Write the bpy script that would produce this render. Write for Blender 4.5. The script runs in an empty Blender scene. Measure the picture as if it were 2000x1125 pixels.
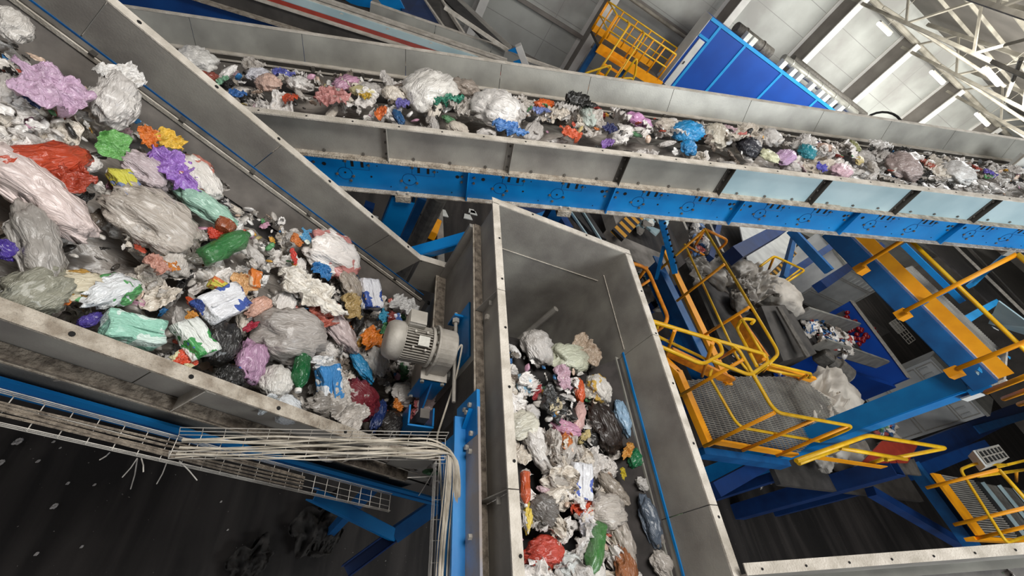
import bpy, bmesh, math, random
from mathutils import Vector as V, Matrix, noise, Euler
C = bpy.context.scene.collection
PI = math.pi
# ---------------------------------------------------------------- camera
H = 7.5                                     # camera height above the hall floor
FPX = 816.4
_y, _p, _r = math.radians(31.99), math.radians(40.9), math.radians(-38.84)
fw = V((math.sin(_y)*math.cos(_p), math.cos(_y)*math.cos(_p), -math.sin(_p)))
rt = V((math.cos(_y), -math.sin(_y), 0)); dn = fw.cross(rt)
IX = rt*math.cos(_r) + dn*math.sin(_r); IY = dn*math.cos(_r) - rt*math.sin(_r)
cd = bpy.data.cameras.new('camera'); cam = bpy.data.objects.new('camera', cd); C.objects.link(cam)
cd.sensor_width = 36; cd.lens = FPX/2000*36; cd.clip_start = 0.02; cd.clip_end = 300
m = Matrix((IX, -IY, -fw)).transposed().to_4x4(); m.translation = V((0, 0, H)); cam.matrix_world = m
bpy.context.scene.camera = cam
def ray(x, y): return IX*((x-1000)/FPX) + IY*((y-562.5)/FPX) + fw
def at(x, y, X=None, Y=None, Z=None):       # the point of the place that a direction meets on a known plane
    d = ray(x, y)
    s = X/d.x if X is not None else (Y/d.y if Y is not None else (Z-H)/d.z)
    return V((0, 0, H)) + d*s
# ---------------------------------------------------------------- world, lights, exposure
sc = bpy.context.scene
sc.view_settings.view_transform = 'Standard'; sc.view_settings.look = 'None'
sc.view_settings.exposure = 0.40; sc.view_settings.gamma = 1; sc.view_settings.use_curve_mapping = False
w = bpy.data.worlds.new('hall_daylight'); sc.world = w; w.use_nodes = True
w.node_tree.nodes['Background'].inputs[0].default_value = (0.95, 0.95, 0.98, 1); w.node_tree.nodes['Background'].inputs[1].default_value = 0.33
def area(name, loc, target, sx, sy, power, col=(1, 1, 1)):
    l = bpy.data.lights.new(name, 'AREA'); l.shape = 'RECTANGLE'; l.size = sx; l.size_y = sy; l.energy = power; l.color = col
    o = bpy.data.objects.new(name, l); C.objects.link(o); o.location = loc
    o.rotation_euler = (V(target)-V(loc)).to_track_quat('-Z', 'Y').to_euler(); return o
area('hall_area_light', (1.0, 1.5, 11.2), (1.0, 1.9, 4), 3.0, 2.0, 270, (1, .97, .93))
area('hall_area_light', (8.0, -4.0, 10.8), (7, 4, 6), 5.0, 3.0, 520, (.92, .97, 1))
area('hall_area_light', (11.0, 8.0, 11.2), (11, 8, 3), 5.0, 3.0, 420, (1, .98, .95))
area('hall_area_light', (22.0, 14.0, 10.2), (21, 21, 7), 16.0, 2.0, 1350, (1, 1, .95))  # added broad area light, brightens the back wall on behalf of the tube lights
area('hall_area_light', (4.0, 13.0, 11.2), (5, 16, 6), 4.0, 3.0, 140, (1, .98, .97))
# ---------------------------------------------------------------- materials
def hx(s):
    c = [int(s[i:i+2], 16)/255 for i in (0, 2, 4)]
    return tuple(((v+.055)/1.055)**2.4 if v > .04045 else v/12.92 for v in c)+(1,)
def mat(name, c1, c2=None, scale=3, rough=.5, metal=0, bump=0, bscale=40, detail=6, lo=.35, hi=.65, c3=None, stretch=None, spec=.5):
    M = bpy.data.materials.new(name); M.use_nodes = True; N = M.node_tree.nodes; L = M.node_tree.links
    b = N['Principled BSDF']; b.inputs['Roughness'].default_value = rough; b.inputs['Metallic'].default_value = metal
    b.inputs['Specular IOR Level'].default_value = spec
    tc = N.new('ShaderNodeTexCoord'); mp = N.new('ShaderNodeMapping'); L.new(tc.outputs['Object'], mp.inputs[0])
    if stretch: mp.inputs['Scale'].default_value = stretch
    n = N.new('ShaderNodeTexNoise'); n.inputs['Scale'].default_value = scale; n.inputs['Detail'].default_value = detail; L.new(mp.outputs[0], n.inputs[0])
    r = N.new('ShaderNodeValToRGB'); L.new(n.outputs[0], r.inputs[0]); L.new(r.outputs[0], b.inputs['Base Color'])
    r.color_ramp.elements[0].position = lo; r.color_ramp.elements[1].position = hi
    r.color_ramp.elements[0].color = hx(c1); r.color_ramp.elements[1].color = hx(c2 or c1)
    if c3:
        e = r.color_ramp.elements.new((lo+hi)/2); e.color = hx(c3)
    if bump:
        n2 = N.new('ShaderNodeTexNoise'); n2.inputs['Scale'].default_value = bscale; n2.inputs['Detail'].default_value = 4; L.new(tc.outputs['Object'], n2.inputs[0])
        bp = N.new('ShaderNodeBump'); bp.inputs['Strength'].default_value = bump; bp.inputs['Distance'].default_value = .02
        L.new(n2.outputs[0], bp.inputs['Height']); L.new(bp.outputs[0], b.inputs['Normal'])
    return M
M = {}
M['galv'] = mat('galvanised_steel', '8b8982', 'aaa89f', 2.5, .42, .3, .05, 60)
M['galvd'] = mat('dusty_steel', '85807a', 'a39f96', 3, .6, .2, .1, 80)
M['galvb'] = mat('pale_cool_lit_steel', 'a6c2ca', 'c6dde2', 1.5, .38, .35)
M['dark'] = mat('dark_steel', '3a3733', '524e48', 4, .7, .2, .2)
M['dust'] = mat('settled_dust', '8f8374', 'c2b8a9', 14, .95, 0, .9, 70, 8)
M['dustr'] = mat('dusty_rim_steel', 'b0a89b', 'd2cabe', 9, .9, 0, .4, 90, 8)
M['dustd'] = mat('thick_brown_dust', '5c5248', '968a7b', 22, 1, 0, 1.0, 60, 8)
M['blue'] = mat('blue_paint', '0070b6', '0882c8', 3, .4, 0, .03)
M['blued'] = mat('shaded_blue_paint', '054a80', '0a5c98', 4, .5, 0, .05)  # darker copy of the blue: shade on the frames put into the colour
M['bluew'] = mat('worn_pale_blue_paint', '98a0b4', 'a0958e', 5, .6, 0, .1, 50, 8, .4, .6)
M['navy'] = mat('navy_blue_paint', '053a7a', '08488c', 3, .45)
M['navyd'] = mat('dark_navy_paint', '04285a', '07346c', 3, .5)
M['cyan'] = mat('light_blue_trim_paint', '1f8fd0', '2a9ada', 3, .45)
M['yel'] = mat('yellow_paint', 'e0a80c', 'f0c020', 6, .4)
M['ora'] = mat('orange_yellow_paint', 'f09a08', 'ffaa10', 5, .45)
M['orad'] = mat('scuffed_orange_paint', 'b86a10', 'e89010', 9, .6, 0, .2)
M['belt'] = mat('black_rubber_belt', '1c1a19', '353130', 7, .6, 0, .15, 30)
M['beltd'] = mat('dusty_rubber_belt', '4c4743', '6a645e', 5, .8, 0, .15, 30)
M['rub'] = mat('rubber_skirt', '2c2927', '474240', 6, .8)
M['cast'] = mat('grey_cast_housing', 'a09a90', 'b8b2a8', 10, .6, .1, .15, 90)
M['castd'] = mat('dark_fins', '4f4b46', '6b665f', 10, .6, .2)
M['cable'] = mat('dusty_cable', '8f8778', 'd8cfbf', 7, .85)
M['wire'] = mat('zinc_wire', 'a8a29a', 'd8d2c8', 9, .5, .3)
M['black'] = mat('black_hole', '0a0908', '141210', 5, .9)
M['white'] = mat('white_panel_paint', 'b9b9b6', 'cfcfcb', 1.5, .6)
M['red'] = mat('red_rubber_strip', '7e1d0c', '922a14', 5, .6)
M['colw'] = mat('pale_column_paint', 'c8c5c0', 'dbd8d2', 1.5, .6)
M['cold'] = mat('grey_paint_and_web_shade', '77706a', '88827b', 1.5, .7)
M['truss'] = mat('beige_truss_paint', '7f796d', 'a8a193', 2, .6)
M['ac'] = mat('off_white_enamel', 'd0d0ca', 'e0e0da', 3, .5)
M['concrete'] = mat('grey_concrete', '5c5853', '8f8a84', 1.5, .9, 0, .4, 12, 10)
M['plasticbag'] = mat('dirty_grey_bulk_bag', '6f6a62', 'b5aea4', 5, .45, 0, 1.0, 4, 8, .3, .7)
M['bulkw'] = mat('off_white_bulk_bag', 'a39b90', 'dcd4c8', 4, .6, 0, 1.0, 4, 8, .3, .7)
M['dull'] = mat('dull_dark_film', '1c1a18', '3a3632', 5, .8, 0, .6, 6)
M['cabin'] = mat('cabin_blue_paint', '053f96', '0848a4', 1, .5)
M['hood'] = mat('dark_grey_hood_steel', '45423f', '5a5652', 4, .55, .3)
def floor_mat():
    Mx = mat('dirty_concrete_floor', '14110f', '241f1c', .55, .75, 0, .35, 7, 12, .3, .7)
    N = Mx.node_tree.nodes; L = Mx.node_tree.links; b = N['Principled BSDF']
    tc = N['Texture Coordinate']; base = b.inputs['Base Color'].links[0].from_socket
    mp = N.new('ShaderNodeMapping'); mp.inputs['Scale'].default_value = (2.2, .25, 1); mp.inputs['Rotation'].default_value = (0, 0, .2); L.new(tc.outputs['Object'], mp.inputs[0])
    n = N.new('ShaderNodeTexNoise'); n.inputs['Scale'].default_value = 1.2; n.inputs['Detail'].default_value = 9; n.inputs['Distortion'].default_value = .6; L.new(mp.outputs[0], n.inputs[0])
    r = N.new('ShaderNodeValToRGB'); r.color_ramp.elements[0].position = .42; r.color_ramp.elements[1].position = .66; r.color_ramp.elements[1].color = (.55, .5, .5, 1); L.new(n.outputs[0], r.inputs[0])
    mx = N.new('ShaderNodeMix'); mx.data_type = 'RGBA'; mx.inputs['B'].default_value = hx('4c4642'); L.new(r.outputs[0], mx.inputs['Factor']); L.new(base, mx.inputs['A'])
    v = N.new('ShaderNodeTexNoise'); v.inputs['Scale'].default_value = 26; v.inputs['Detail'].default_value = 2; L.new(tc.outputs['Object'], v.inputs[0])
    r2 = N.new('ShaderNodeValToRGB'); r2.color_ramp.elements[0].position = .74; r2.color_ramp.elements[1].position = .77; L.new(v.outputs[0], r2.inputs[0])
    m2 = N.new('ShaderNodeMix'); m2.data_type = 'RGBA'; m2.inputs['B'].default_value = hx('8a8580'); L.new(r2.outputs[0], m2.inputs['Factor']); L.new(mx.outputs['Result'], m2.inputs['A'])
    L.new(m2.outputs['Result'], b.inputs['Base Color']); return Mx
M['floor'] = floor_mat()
def panel_mat(name, c1, c2, bw, bh, line='8c8c88'):
    Mx = mat(name, c1, c2, .6, .6); N = Mx.node_tree.nodes; L = Mx.node_tree.links; b = N['Principled BSDF']
    tc = N['Texture Coordinate']; base = b.inputs['Base Color'].links[0].from_socket
    mp = N.new('ShaderNodeMapping'); mp.inputs['Rotation'].default_value = (PI/2, 0, 0); L.new(tc.outputs['Object'], mp.inputs[0])
    br = N.new('ShaderNodeTexBrick'); br.offset = 0; br.inputs['Scale'].default_value = 1; br.inputs['Brick Width'].default_value = bw; br.inputs['Row Height'].default_value = bh; br.inputs['Mortar Size'].default_value = .012
    br.inputs['Mortar Smooth'].default_value = .1
    L.new(mp.outputs[0], br.inputs['Vector']); L.new(base, br.inputs['Color1']); L.new(base, br.inputs['Color2']); br.inputs['Mortar'].default_value = hx(line)
    L.new(br.outputs['Color'], b.inputs['Base Color']); return Mx
M['wall'] = panel_mat('sandwich_panel_wall', '96948f', 'b3b4ae', 6, 1.15, '868480')
M['roof'] = panel_mat('roof_sheet', '5f5a54', '77716a', 6, 1.0, '46423e')
M['redb'] = mat('glossy_red', '6a0c10', 'a81818', 8, .15)
em = bpy.data.materials.new('lit_tube'); em.use_nodes = True; em.node_tree.nodes['Principled BSDF'].inputs['Emission Color'].default_value = (1, 1, .97, 1); em.node_tree.nodes['Principled BSDF'].inputs['Emission Strength'].default_value = 6; M['lamp'] = em
def hazard():
    Mx = mat('yellow_black_hazard_stripes', '1c1914'); N = Mx.node_tree.nodes; L = Mx.node_tree.links
    tc = N['Texture Coordinate']; wv = N.new('ShaderNodeTexWave'); wv.inputs['Scale'].default_value = .9; wv.bands_direction = 'DIAGONAL'; L.new(tc.outputs['Object'], wv.inputs[0])
    r = N.new('ShaderNodeValToRGB'); r.color_ramp.interpolation = 'CONSTANT'; r.color_ramp.elements[0].color = hx('1c1914'); r.color_ramp.elements[1].position = .5; r.color_ramp.elements[1].color = hx('c8901c')
    L.new(wv.outputs[0], r.inputs[0]); L.new(r.outputs[0], N['Principled BSDF'].inputs['Base Color']); return Mx
M['haz'] = hazard()
# ---------------------------------------------------------------- mesh helpers
class Fr:                                   # a frame: along, across (Y), normal
    def __init__(s, o, d, y, n): s.o, s.d, s.y, s.n = V(o), V(d), V(y), V(n)
    def __call__(s, a, y, n): return s.o + s.d*a + s.y*y + s.n*n
WF = Fr((0, 0, 0), (1, 0, 0), (0, 1, 0), (0, 0, 1))
class MB:
    def __init__(s): s.v = []; s.f = []
    def box(s, a0, a1, y0, y1, n0, n1, F=WF):
        i = len(s.v)
        for a in (a0, a1):
            for y in (y0, y1):
                for n in (n0, n1): s.v.append(F(a, y, n))
        s.f += [(i, i+1, i+3, i+2), (i+4, i+6, i+7, i+5), (i, i+4, i+5, i+1), (i+2, i+3, i+7, i+6), (i, i+2, i+6, i+4), (i+1, i+5, i+7, i+3)]; return s
    def prism(s, pts, off):                 # polygon pts extruded by vector off
        i = len(s.v); k = len(pts); off = V(off)
        s.v += [V(p) for p in pts] + [V(p)+off for p in pts]
        s.f.append(tuple(range(i, i+k))); s.f.append(tuple(range(i+2*k-1, i+k-1, -1)))
        for j in range(k): s.f.append((i+j, i+k+j, i+k+(j+1) % k, i+(j+1) % k))
        return s
    def beam(s, p, q, wd, ht, up=(0, 0, 1)):
        p, q = V(p), V(q); d = (q-p).normalized(); u = V(up); x = d.cross(u)
        if x.length < 1e-3: x = d.cross(V((1, 0, 0)))
        x.normalize(); u = x.cross(d); x *= wd/2; u *= ht/2
        return s.prism([p-x-u, p+x-u, p+x+u, p-x+u], q-p)
    def chan(s, p, q, wd, ht, up, t=.012, face=1):   # C channel: web on the +x*face side, flanges top/bottom
        p, q = V(p), V(q); d = (q-p).normalized(); u = V(up); x = d.cross(u).normalized(); u = x.cross(d)
        s.prism([p+x*(wd/2*face-t)-u*ht/2, p+x*(wd/2*face+t)-u*ht/2, p+x*(wd/2*face+t)+u*ht/2, p+x*(wd/2*face-t)+u*ht/2], q-p)
        for k in (-1, 1):
            s.prism([p-x*wd/2+u*(k*ht/2-t), p+x*wd/2+u*(k*ht/2-t), p+x*wd/2+u*(k*ht/2+t), p-x*wd/2+u*(k*ht/2+t)], q-p)
        return s
    def tube(s, pts, r, k=8, cap=True):
        pts = [V(p) for p in pts]; n = len(pts); i0 = len(s.v); prev = None
        for j, p in enumerate(pts):
            t = (pts[min(j+1, n-1)]-pts[max(j-1, 0)]).normalized()
            if prev is None:
                x = t.orthogonal().normalized()
            else:
                x = (prev - t*prev.dot(t)).normalized()
            prev = x; y = t.cross(x); rr = r[j] if isinstance(r, (list, tuple)) else r
            for a in range(k):
                s.v.append(p + x*rr*math.cos(2*PI*a/k) + y*rr*math.sin(2*PI*a/k))
        for j in range(n-1):
            for a in range(k):
                b = (a+1) % k; s.f.append((i0+j*k+a, i0+j*k+b, i0+(j+1)*k+b, i0+(j+1)*k+a))
        if cap: s.f.append(tuple(i0+a for a in range(k-1, -1, -1))); s.f.append(tuple(i0+(n-1)*k+a for a in range(k)))
        return s
    def disc(s, c, nrm, r, k=10, t=.004):
        nrm = V(nrm).normalized(); return s.tube([V(c)-nrm*t, V(c)+nrm*t], r, k)
    def quad(s, p, t=.02, nrm=None):
        p = [V(x) for x in p]
        if nrm is None: nrm = (p[1]-p[0]).cross(p[2]-p[0]).normalized()
        return s.prism(p, V(nrm)*t)
    def build(s, name, m, parent=None, smooth=False, bevel=0):
        off = parent['_o'] if (parent is not None and '_o' in parent) else (0, 0, 0)
        off = V(off); me = bpy.data.meshes.new(name); me.from_pydata([tuple(v-off) for v in s.v], [], s.f); me.materials.append(m if not isinstance(m, str) else M[m])
        bm = bmesh.new(); bm.from_mesh(me); bmesh.ops.recalc_face_normals(bm, faces=bm.faces); bm.to_mesh(me); bm.free()
        o = bpy.data.objects.new(name, me); C.objects.link(o)
        if parent is not None: o.parent = parent; o['_o'] = tuple(off)
        if smooth:
            for p in me.polygons: p.use_smooth = len(p.vertices) <= 4
        if bevel:
            md = o.modifiers.new('bevel', 'BEVEL'); md.width = bevel; md.segments = 2; md.limit_method = 'ANGLE'
        return o
def rnd(pts, rad=.08, k=5):                 # rounded polyline
    pts = [V(p) for p in pts]; out = [pts[0]]
    for i in range(1, len(pts)-1):
        a, b, c = pts[i-1], pts[i], pts[i+1]; r = min(rad, (a-b).length*.45, (c-b).length*.45)
        p0 = b+(a-b).normalized()*r; p1 = b+(c-b).normalized()*r
        for j in range(k+1):
            t = j/k; out.append(p0*(1-t)**2 + b*2*t*(1-t) + p1*t*t)
    out.append(pts[-1]); return out
def tag(o, label=None, cat=None, group=None, kind=None):
    if label: o['label'] = label
    if cat: o['category'] = cat
    if group: o['group'] = group
    if kind: o['kind'] = kind
    return o
def thing(name, label, cat, loc=(0, 0, 0), group=None):
    o = bpy.data.objects.new(name, None); C.objects.link(o); o.location = loc; o['_o'] = tuple(loc); o.empty_display_size = .1
    return tag(o, label, cat, group)
def solo(name, mb, m, label, cat, loc=None, group=None, **k):
    if loc is None:
        xs = [v for v in mb.v]; lo = V((min(v.x for v in xs), min(v.y for v in xs), min(v.z for v in xs))); hi = V((max(v.x for v in xs), max(v.y for v in xs), 0)); loc = V(((lo.x+hi.x)/2, (lo.y+hi.y)/2, lo.z))
    fake = {'_o': tuple(loc)}
    off = V(loc); mb.v = [v-off for v in mb.v]; o = mb.build(name, m, None, **k); o.location = loc
    return tag(o, label, cat, group)
def struct(name, mb, m): o = mb.build(name, m); o['kind'] = 'structure'; return o
# ================================================================ the hall
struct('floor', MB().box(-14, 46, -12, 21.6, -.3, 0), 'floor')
WZ = 10.4
struct('wall_back', MB().box(-14, 46, 21, 21.3, 0, WZ+1.5), 'wall')
rf = MB(); rf.prism([(-14, 21.3, WZ+.9), (-14, 21.3, WZ+1.1), (-14, -12, WZ+4.1), (-14, -12, WZ+3.9)], (60, 0, 0)); struct('ceiling', rf, 'roof')
COLX = [2.6, 7.4, 12.4, 17.1, 21.4, 26.1, 30.8, 35.5]
for i, x in enumerate(COLX[:7]):
    o = struct('trim_%d' % (i+1), MB().box(x, x+.34, 19.95, 20.0, 0, WZ), 'colw')
    MB().box(x+.13, x+.21, 20.0, 20.95, 0, WZ).build('column_web', 'cold', o); MB().box(x-.06, x+.34, 20.95, 21, 0, WZ).build('back_flange', 'colw', o)  # web's darker tone paints in the shade between the flanges
struct('wall_right', MB().box(42, 42.3, -12, 21.3, 0, WZ+4), 'cold'); 
wl = MB(); wl.box(-14, 46, 20.85, 21.0, 3.15, 3.3); wl.box(-14, 46, 20.92, 21.0, 1.35, 1.45); wl.box(-14, 46, 20.9, 21.0, 5.5, 5.62); struct('trim_8', wl, 'cold')
solo('wall_pipe', MB().tube([(-2, 20.35, 5.55), (12.2, 20.35, 5.5)], .07, 10), 'truss', 'pale horizontal pipe running along the back wall, ending beside the blue cabin', 'pipe')
solo('edge_tube', MB().tube([(6, 20.2, WZ+.0), (44, 20.2, WZ+.05)], .12, 10), 'truss', 'long beige tube under the roof edge where the trusses meet the back wall', 'beam')
# roof trusses (one in each column line)
for i, x in enumerate([12.57, 17.27, 21.57, 26.27, 30.97, 35.67]):
    t = thing('roof_truss', 'beige welded roof truss reaching in from the back wall', 'truss', (x, 20.5, WZ), 'roof trusses')
    s = .12; zt = lambda y: WZ+.75+(20.6-y)*.09; zb = lambda y: WZ-.35+(20.6-y)*.04
    MB().beam((x, 20.6, zb(20.6)), (x, 2, zb(2)), .11, .11).build('bottom_chord', 'truss', t)
    MB().beam((x, 20.6, zt(20.6)), (x, 2, zt(2)), .13, .13).build('top_chord', 'truss', t)
    y = 20.5; k = 0; w2 = MB()
    while y > 3:
        a, b = (y, y-1.6); (w2.beam((x, a, zb(a)), (x, b, zt(b)), .07, .07) if k % 2 == 0 else w2.beam((x, a, zt(a)), (x, b, zb(b)), .07, .07)); y = b; k += 1
    w2.build('web_members', 'truss', t)
names = ['over the blue cabin', 'above the right end of the blue cabin', 'third from the left', 'fourth from the left', 'fifth from the left', 'farthest right']
for o, nme in zip([o for o in C.objects if o.name.startswith('roof_truss')], names): o['label'] = 'beige welded roof truss, the one ' + nme
purl = []
for j, y in enumerate([18.6, 17.0, 15.2, 13.2, 10.8, 8.0]):
    z = WZ+.75+(20.6-y)*.09+.16
    o = solo('roof_purlin', MB().beam((8, y, z), (44, y, z), .09, .11), 'truss', 'beige purlin across the roof trusses, %s from the back wall' % ['first', 'second', 'third', 'fourth', 'fifth', 'sixth'][j], 'beam', group='roof purlins')
for j, (a, b) in enumerate([((16.75, 18.3, WZ-.2), (21.6, 15.4, WZ+.2)), ((21.6, 18.3, WZ-.2), (26.45, 15.4, WZ+.2)), ((21.6, 15.0, WZ), (16.75, 12.4, WZ+.2)), ((26.45, 18.0, WZ-.2), (31.3, 15.0, WZ+.2))]):
    solo('diagonal_brace', MB().tube([a, b], .06, 8), 'truss', 'beige diagonal roof brace between trusses, %s one' % ['the lower left', 'the middle', 'the nearest upper', 'the farthest right'][j], 'brace', group='roof braces')
ld = ['above the right end of the blue cabin', 'right of the first, under the edge tube', 'third along the wall, farthest right', 'hung deeper among the trusses']
for j, (p, q, Y) in enumerate([((1713, 48), (1740, 65), 18.3), ((1815, 143), (1845, 160), 18.3), ((1903, 225), (1932, 242), 18.3), ((1913, 140), (1958, 160), 15.0)]):
    a, b = at(*p, Y=Y), at(*q, Y=Y); a.z = b.z = (a.z+b.z)/2; t = thing('tube_light', 'lit white tube light, the one ' + ld[j], 'lamp', tuple((a+b)/2), 'tube lights')
    MB().tube([a, b], .07, 10).build('light_tube', 'lamp', t); MB().beam(a+V((0, 0, .09)), b+V((0, 0, .09)), .12, .05).build('housing', 'truss', t)
    MB().tube([(a+b)/2+V((0, 0, .1)), V(((a.x+b.x)/2, Y, WZ+.9+(21.3-Y)*.09))], .012, 5).build('hanger_wire', 'truss', t)
# ================================================================ blue cabin on the far platform
CY = 18.4
tl = at(1384, 43, Y=CY); tr = at(1652, 217, Y=CY); x0, x1, z1 = tl.x, 21.0, (tl.z+tr.z)/2; z0 = at(1303, 167, Y=CY).z
cab = thing('control_cabin', 'large blue panelled cabin standing on the far raised platform', 'cabin', ((x0+x1)/2, CY+1, z0))
MB().box(x0, x1, CY, CY+.7, z0, z1).build('cabin_body', 'cabin', cab)
b = MB()
for px in [(1403, 57), (1452, 93), (1530, 140), (1600, 190)]:
    x = at(*px, Y=CY).x; MB().box(x-.06, x+.06, CY-.03, CY, z0, z1).build('corner_trim', 'cyan', cab)
MB().box(x0, x1, CY-.035, CY, z1-.12, z1).build('top_trim', 'cyan', cab); MB().box(x0, at(1403, 57, Y=CY).x, CY-.035, CY, z0+2.1, z0+2.2).build('door_head_trim', 'cyan', cab)
dx = at(1403, 57, Y=CY).x
MB().box(x0-.03, x0-.001, CY, CY+.7, z0, z1).build('side_panel', 'white', cab)
d_ = MB().box(x0+.12, dx-.14, CY-.05, CY-.0, z0, z0+2.05).build('door', 'white', cab)
MB().box(x0+.2, x0+.24, CY-.09, CY-.05, z0+1.0, z0+1.12).build('door_handle', 'dark', d_)
# roof pipes and boxes of the cabin
def duct(px0, px1, r, m, label, Y, name='roof_duct', col=True):
    a, b = at(*px0, Y=Y), at(*px1, Y=Y); z = (a.z+b.z)/2; t = thing(name, label, 'duct', (a.x, Y, z))
    MB().tube([(a.x, Y, z), (b.x, Y, z)], r, 14).build('duct_pipe', m, t, smooth=True)
    if col:
        n = int((b.x-a.x)/1.1)
        for k in range(n): MB().tube([(a.x+.5+k*1.1, Y, z), (a.x+.56+k*1.1, Y, z)], r*1.12, 14).build('joint_ring', m, t)
    return z
duct((1436, 55), (1505, 103), .22, 'castd', 'short fat dark duct above the left end of the blue cabin roof', CY+.5)
duct((1525, 118), (1675, 218), .16, 'galv', 'shiny galvanised duct along the blue cabin roof', CY+.4)
duct((1545, 118), (1692, 222), .15, 'castd', 'long dark brown duct above the shiny one on the cabin roof', CY+.9, col=False)
n = 0
for px in [(1445, 88), (1456, 96), (1522, 132), (1542, 146), (1556, 155), (1580, 172), (1598, 185), (1610, 192), (1624, 202), (1640, 212)]:
    p = at(*px, Y=CY+.15)
    solo('roof_box', MB().box(p.x-.12, p.x+.12, CY+.05, CY+.3, z1, z1+.3), 'ac', 'small pale box on the blue cabin roof, %s from the left' % ['first', 'second', 'third', 'fourth', 'fifth', 'sixth', 'seventh', 'eighth', 'ninth', 'tenth'][n], 'box', group='boxes on the cabin roof'); n += 1
a = at(1695, 228, Y=12); solo('hose_loop', MB().tube([a+V((.9*(1-math.cos(t)), 0, .5*math.sin(t)-.05)) for t in [k*PI/12 for k in range(13)]], .035, 8), 'black', 'thin black hose arching above the far wall of the upper conveyor', 'hose')
# ================================================================ far orange platform with railings
PZ = z0
def railing(name, label, tops, mids, posts, m='yel', rad=.15, r=.024, group=None, cat='railing'):
    t = thing(name, label, cat, tuple(posts[0][0]), group)
    for k in tops: MB().tube(rnd(k, rad), r, 8).build('top_rail', m, t, smooth=True)
    for k in mids: MB().tube(rnd(k, rad), r*.85, 8).build('middle_rail', m, t, smooth=True)
    for a, b in posts: MB().tube([a, b], r, 8).build('post', 'ora' if m == 'yel' else m, t, smooth=True)
    return t
pl = thing('far_platform', 'small orange edged steel platform beside the white cabin door', 'platform', (9.5, CY, PZ))
a = at(1172, 86, Y=CY-.9); b_ = at(1293, 162, Y=CY-.9); fx0, fx1 = a.x, b_.x; fz = (a.z+b_.z)/2
MB().box(fx0, fx1, CY-.95, CY-.9, fz-.3, fz+.05).build('kick_plate', 'ora', pl)
MB().box(fx0, fx1, CY-.9, CY+.7, fz-.15, fz-.05).build('deck', 'dark', pl)
MB().box(fx0, fx1, CY+.65, CY+.7, fz-.1, fz+.2).build('kick_plate', 'ora', pl)
for x in (fx0+.1, (fx0+fx1)/2, fx1-.1): MB().box(x-.1, x+.1, CY-.6, CY-.4, 0, fz-.15).build('leg', 'blued', pl)
def simple_rail(p, q, n, h=1.1, **k):
    p, q = V(p), V(q); u = V((0, 0, h)); ps = [(p.lerp(q, i/n), p.lerp(q, i/n)+u) for i in range(n+1)]
    return railing(k.pop('name', 'railing'), k.pop('label'), [[p+u, q+u]], [[p+u/2, q+u/2]], ps, **k)
simple_rail((fx0, CY-.92, fz), (fx1-.3, CY-.92, fz), 5, label='yellow railing along the front edge of the far orange platform', r=.035)
simple_rail((fx0, CY+.66, fz), (fx1+1.2, CY+.66, fz), 6, label='yellow railing at the back of the far orange platform, reaching the cabin door', r=.03)
simple_rail((fx0-.05, CY-.9, fz), (fx0-.05, CY+.66, fz), 2, label='short yellow railing closing the left end of the far orange platform', r=.03)
st = thing('far_stair', 'steep orange ladder stair with curved yellow handrails dropping from the far platform', 'stair', (fx0-.3, CY-2, 0))
sa = at(1195, 100, Y=CY-1.2); sb = at(1163, 150, Y=CY-2.2)
for dx_ in (0, .75):
    MB().beam(sa+V((dx_, 0, 0)), sb+V((dx_, 0, -1.4)), .07, .22).build('stringer', 'ora', st)
    MB().tube(rnd([sa+V((dx_, .4, 1.05)), sa+V((dx_, 0, 1.05)), sb+V((dx_, 0, .6)), sb+V((dx_, 0, -.4))], .25), .035, 8).build('handrail', 'yel', st, smooth=True)
for k in range(7):
    c = sa.lerp(sb+V((0, 0, -1.4)), (k+.5)/7); MB().box(c.x, c.x+.75, c.y-.12, c.y+.12, c.z-.02, c.z+.02).build('tread', 'ora', st)
for j, (p1, p2, lab) in enumerate([((1140, 144), (1197, 126), 'low yellow handrail rising over the far rim left of the ladder stair'), ((1199, 154), (1240, 152), 'low rounded yellow handrail between the stair and the far rim'), ((1245, 110), (1240, 150), 'slim yellow stanchion pair beside the middle of the far platform')]):
    p, q = at(*p1, Y=CY-2.4), at(*p2, Y=CY-2.4)
    railing('railing', lab, [[p+V((0, 0, -.9)), p, q, q+V((0, 0, -.9))]], [], [(V((p.x, p.y, 0)), V((p.x, p.y, p.z-.8))), (V((q.x, q.y, 0)), V((q.x, q.y, q.z-.8)))], r=.04, rad=.2)
# ================================================================ conveyor frames
aA = math.radians(29.45); FA = Fr((.772, 2.87, 4.583), (math.cos(aA), 0, -math.sin(aA)), (0, 1, 0), (math.sin(aA), 0, math.cos(aA)))
FA.o = V((.772, 0, 4.583))
aB = math.radians(18.91); P0B = at(1480, 329, Y=3.3); FB = Fr((P0B.x, 0, P0B.z), (math.cos(aB), 0, math.sin(aB)), (0, 1, 0), (-math.sin(aB), 0, math.cos(aB)))
FC = Fr((0, 0, 5.5), (0, 1, 0), (1, 0, 0), (0, 0, 1))        # along Y, across X
def hole(mb, F, a, y, n, r=.012): mb.disc(F(a, y, n), F.n, r, 10, .0025)
def bolt(mb, F, a, y, n, r=.016, t=.02, side=None): mb.disc(F(a, y, n), side if side is not None else F.n, r, 6, t/2)
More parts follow.
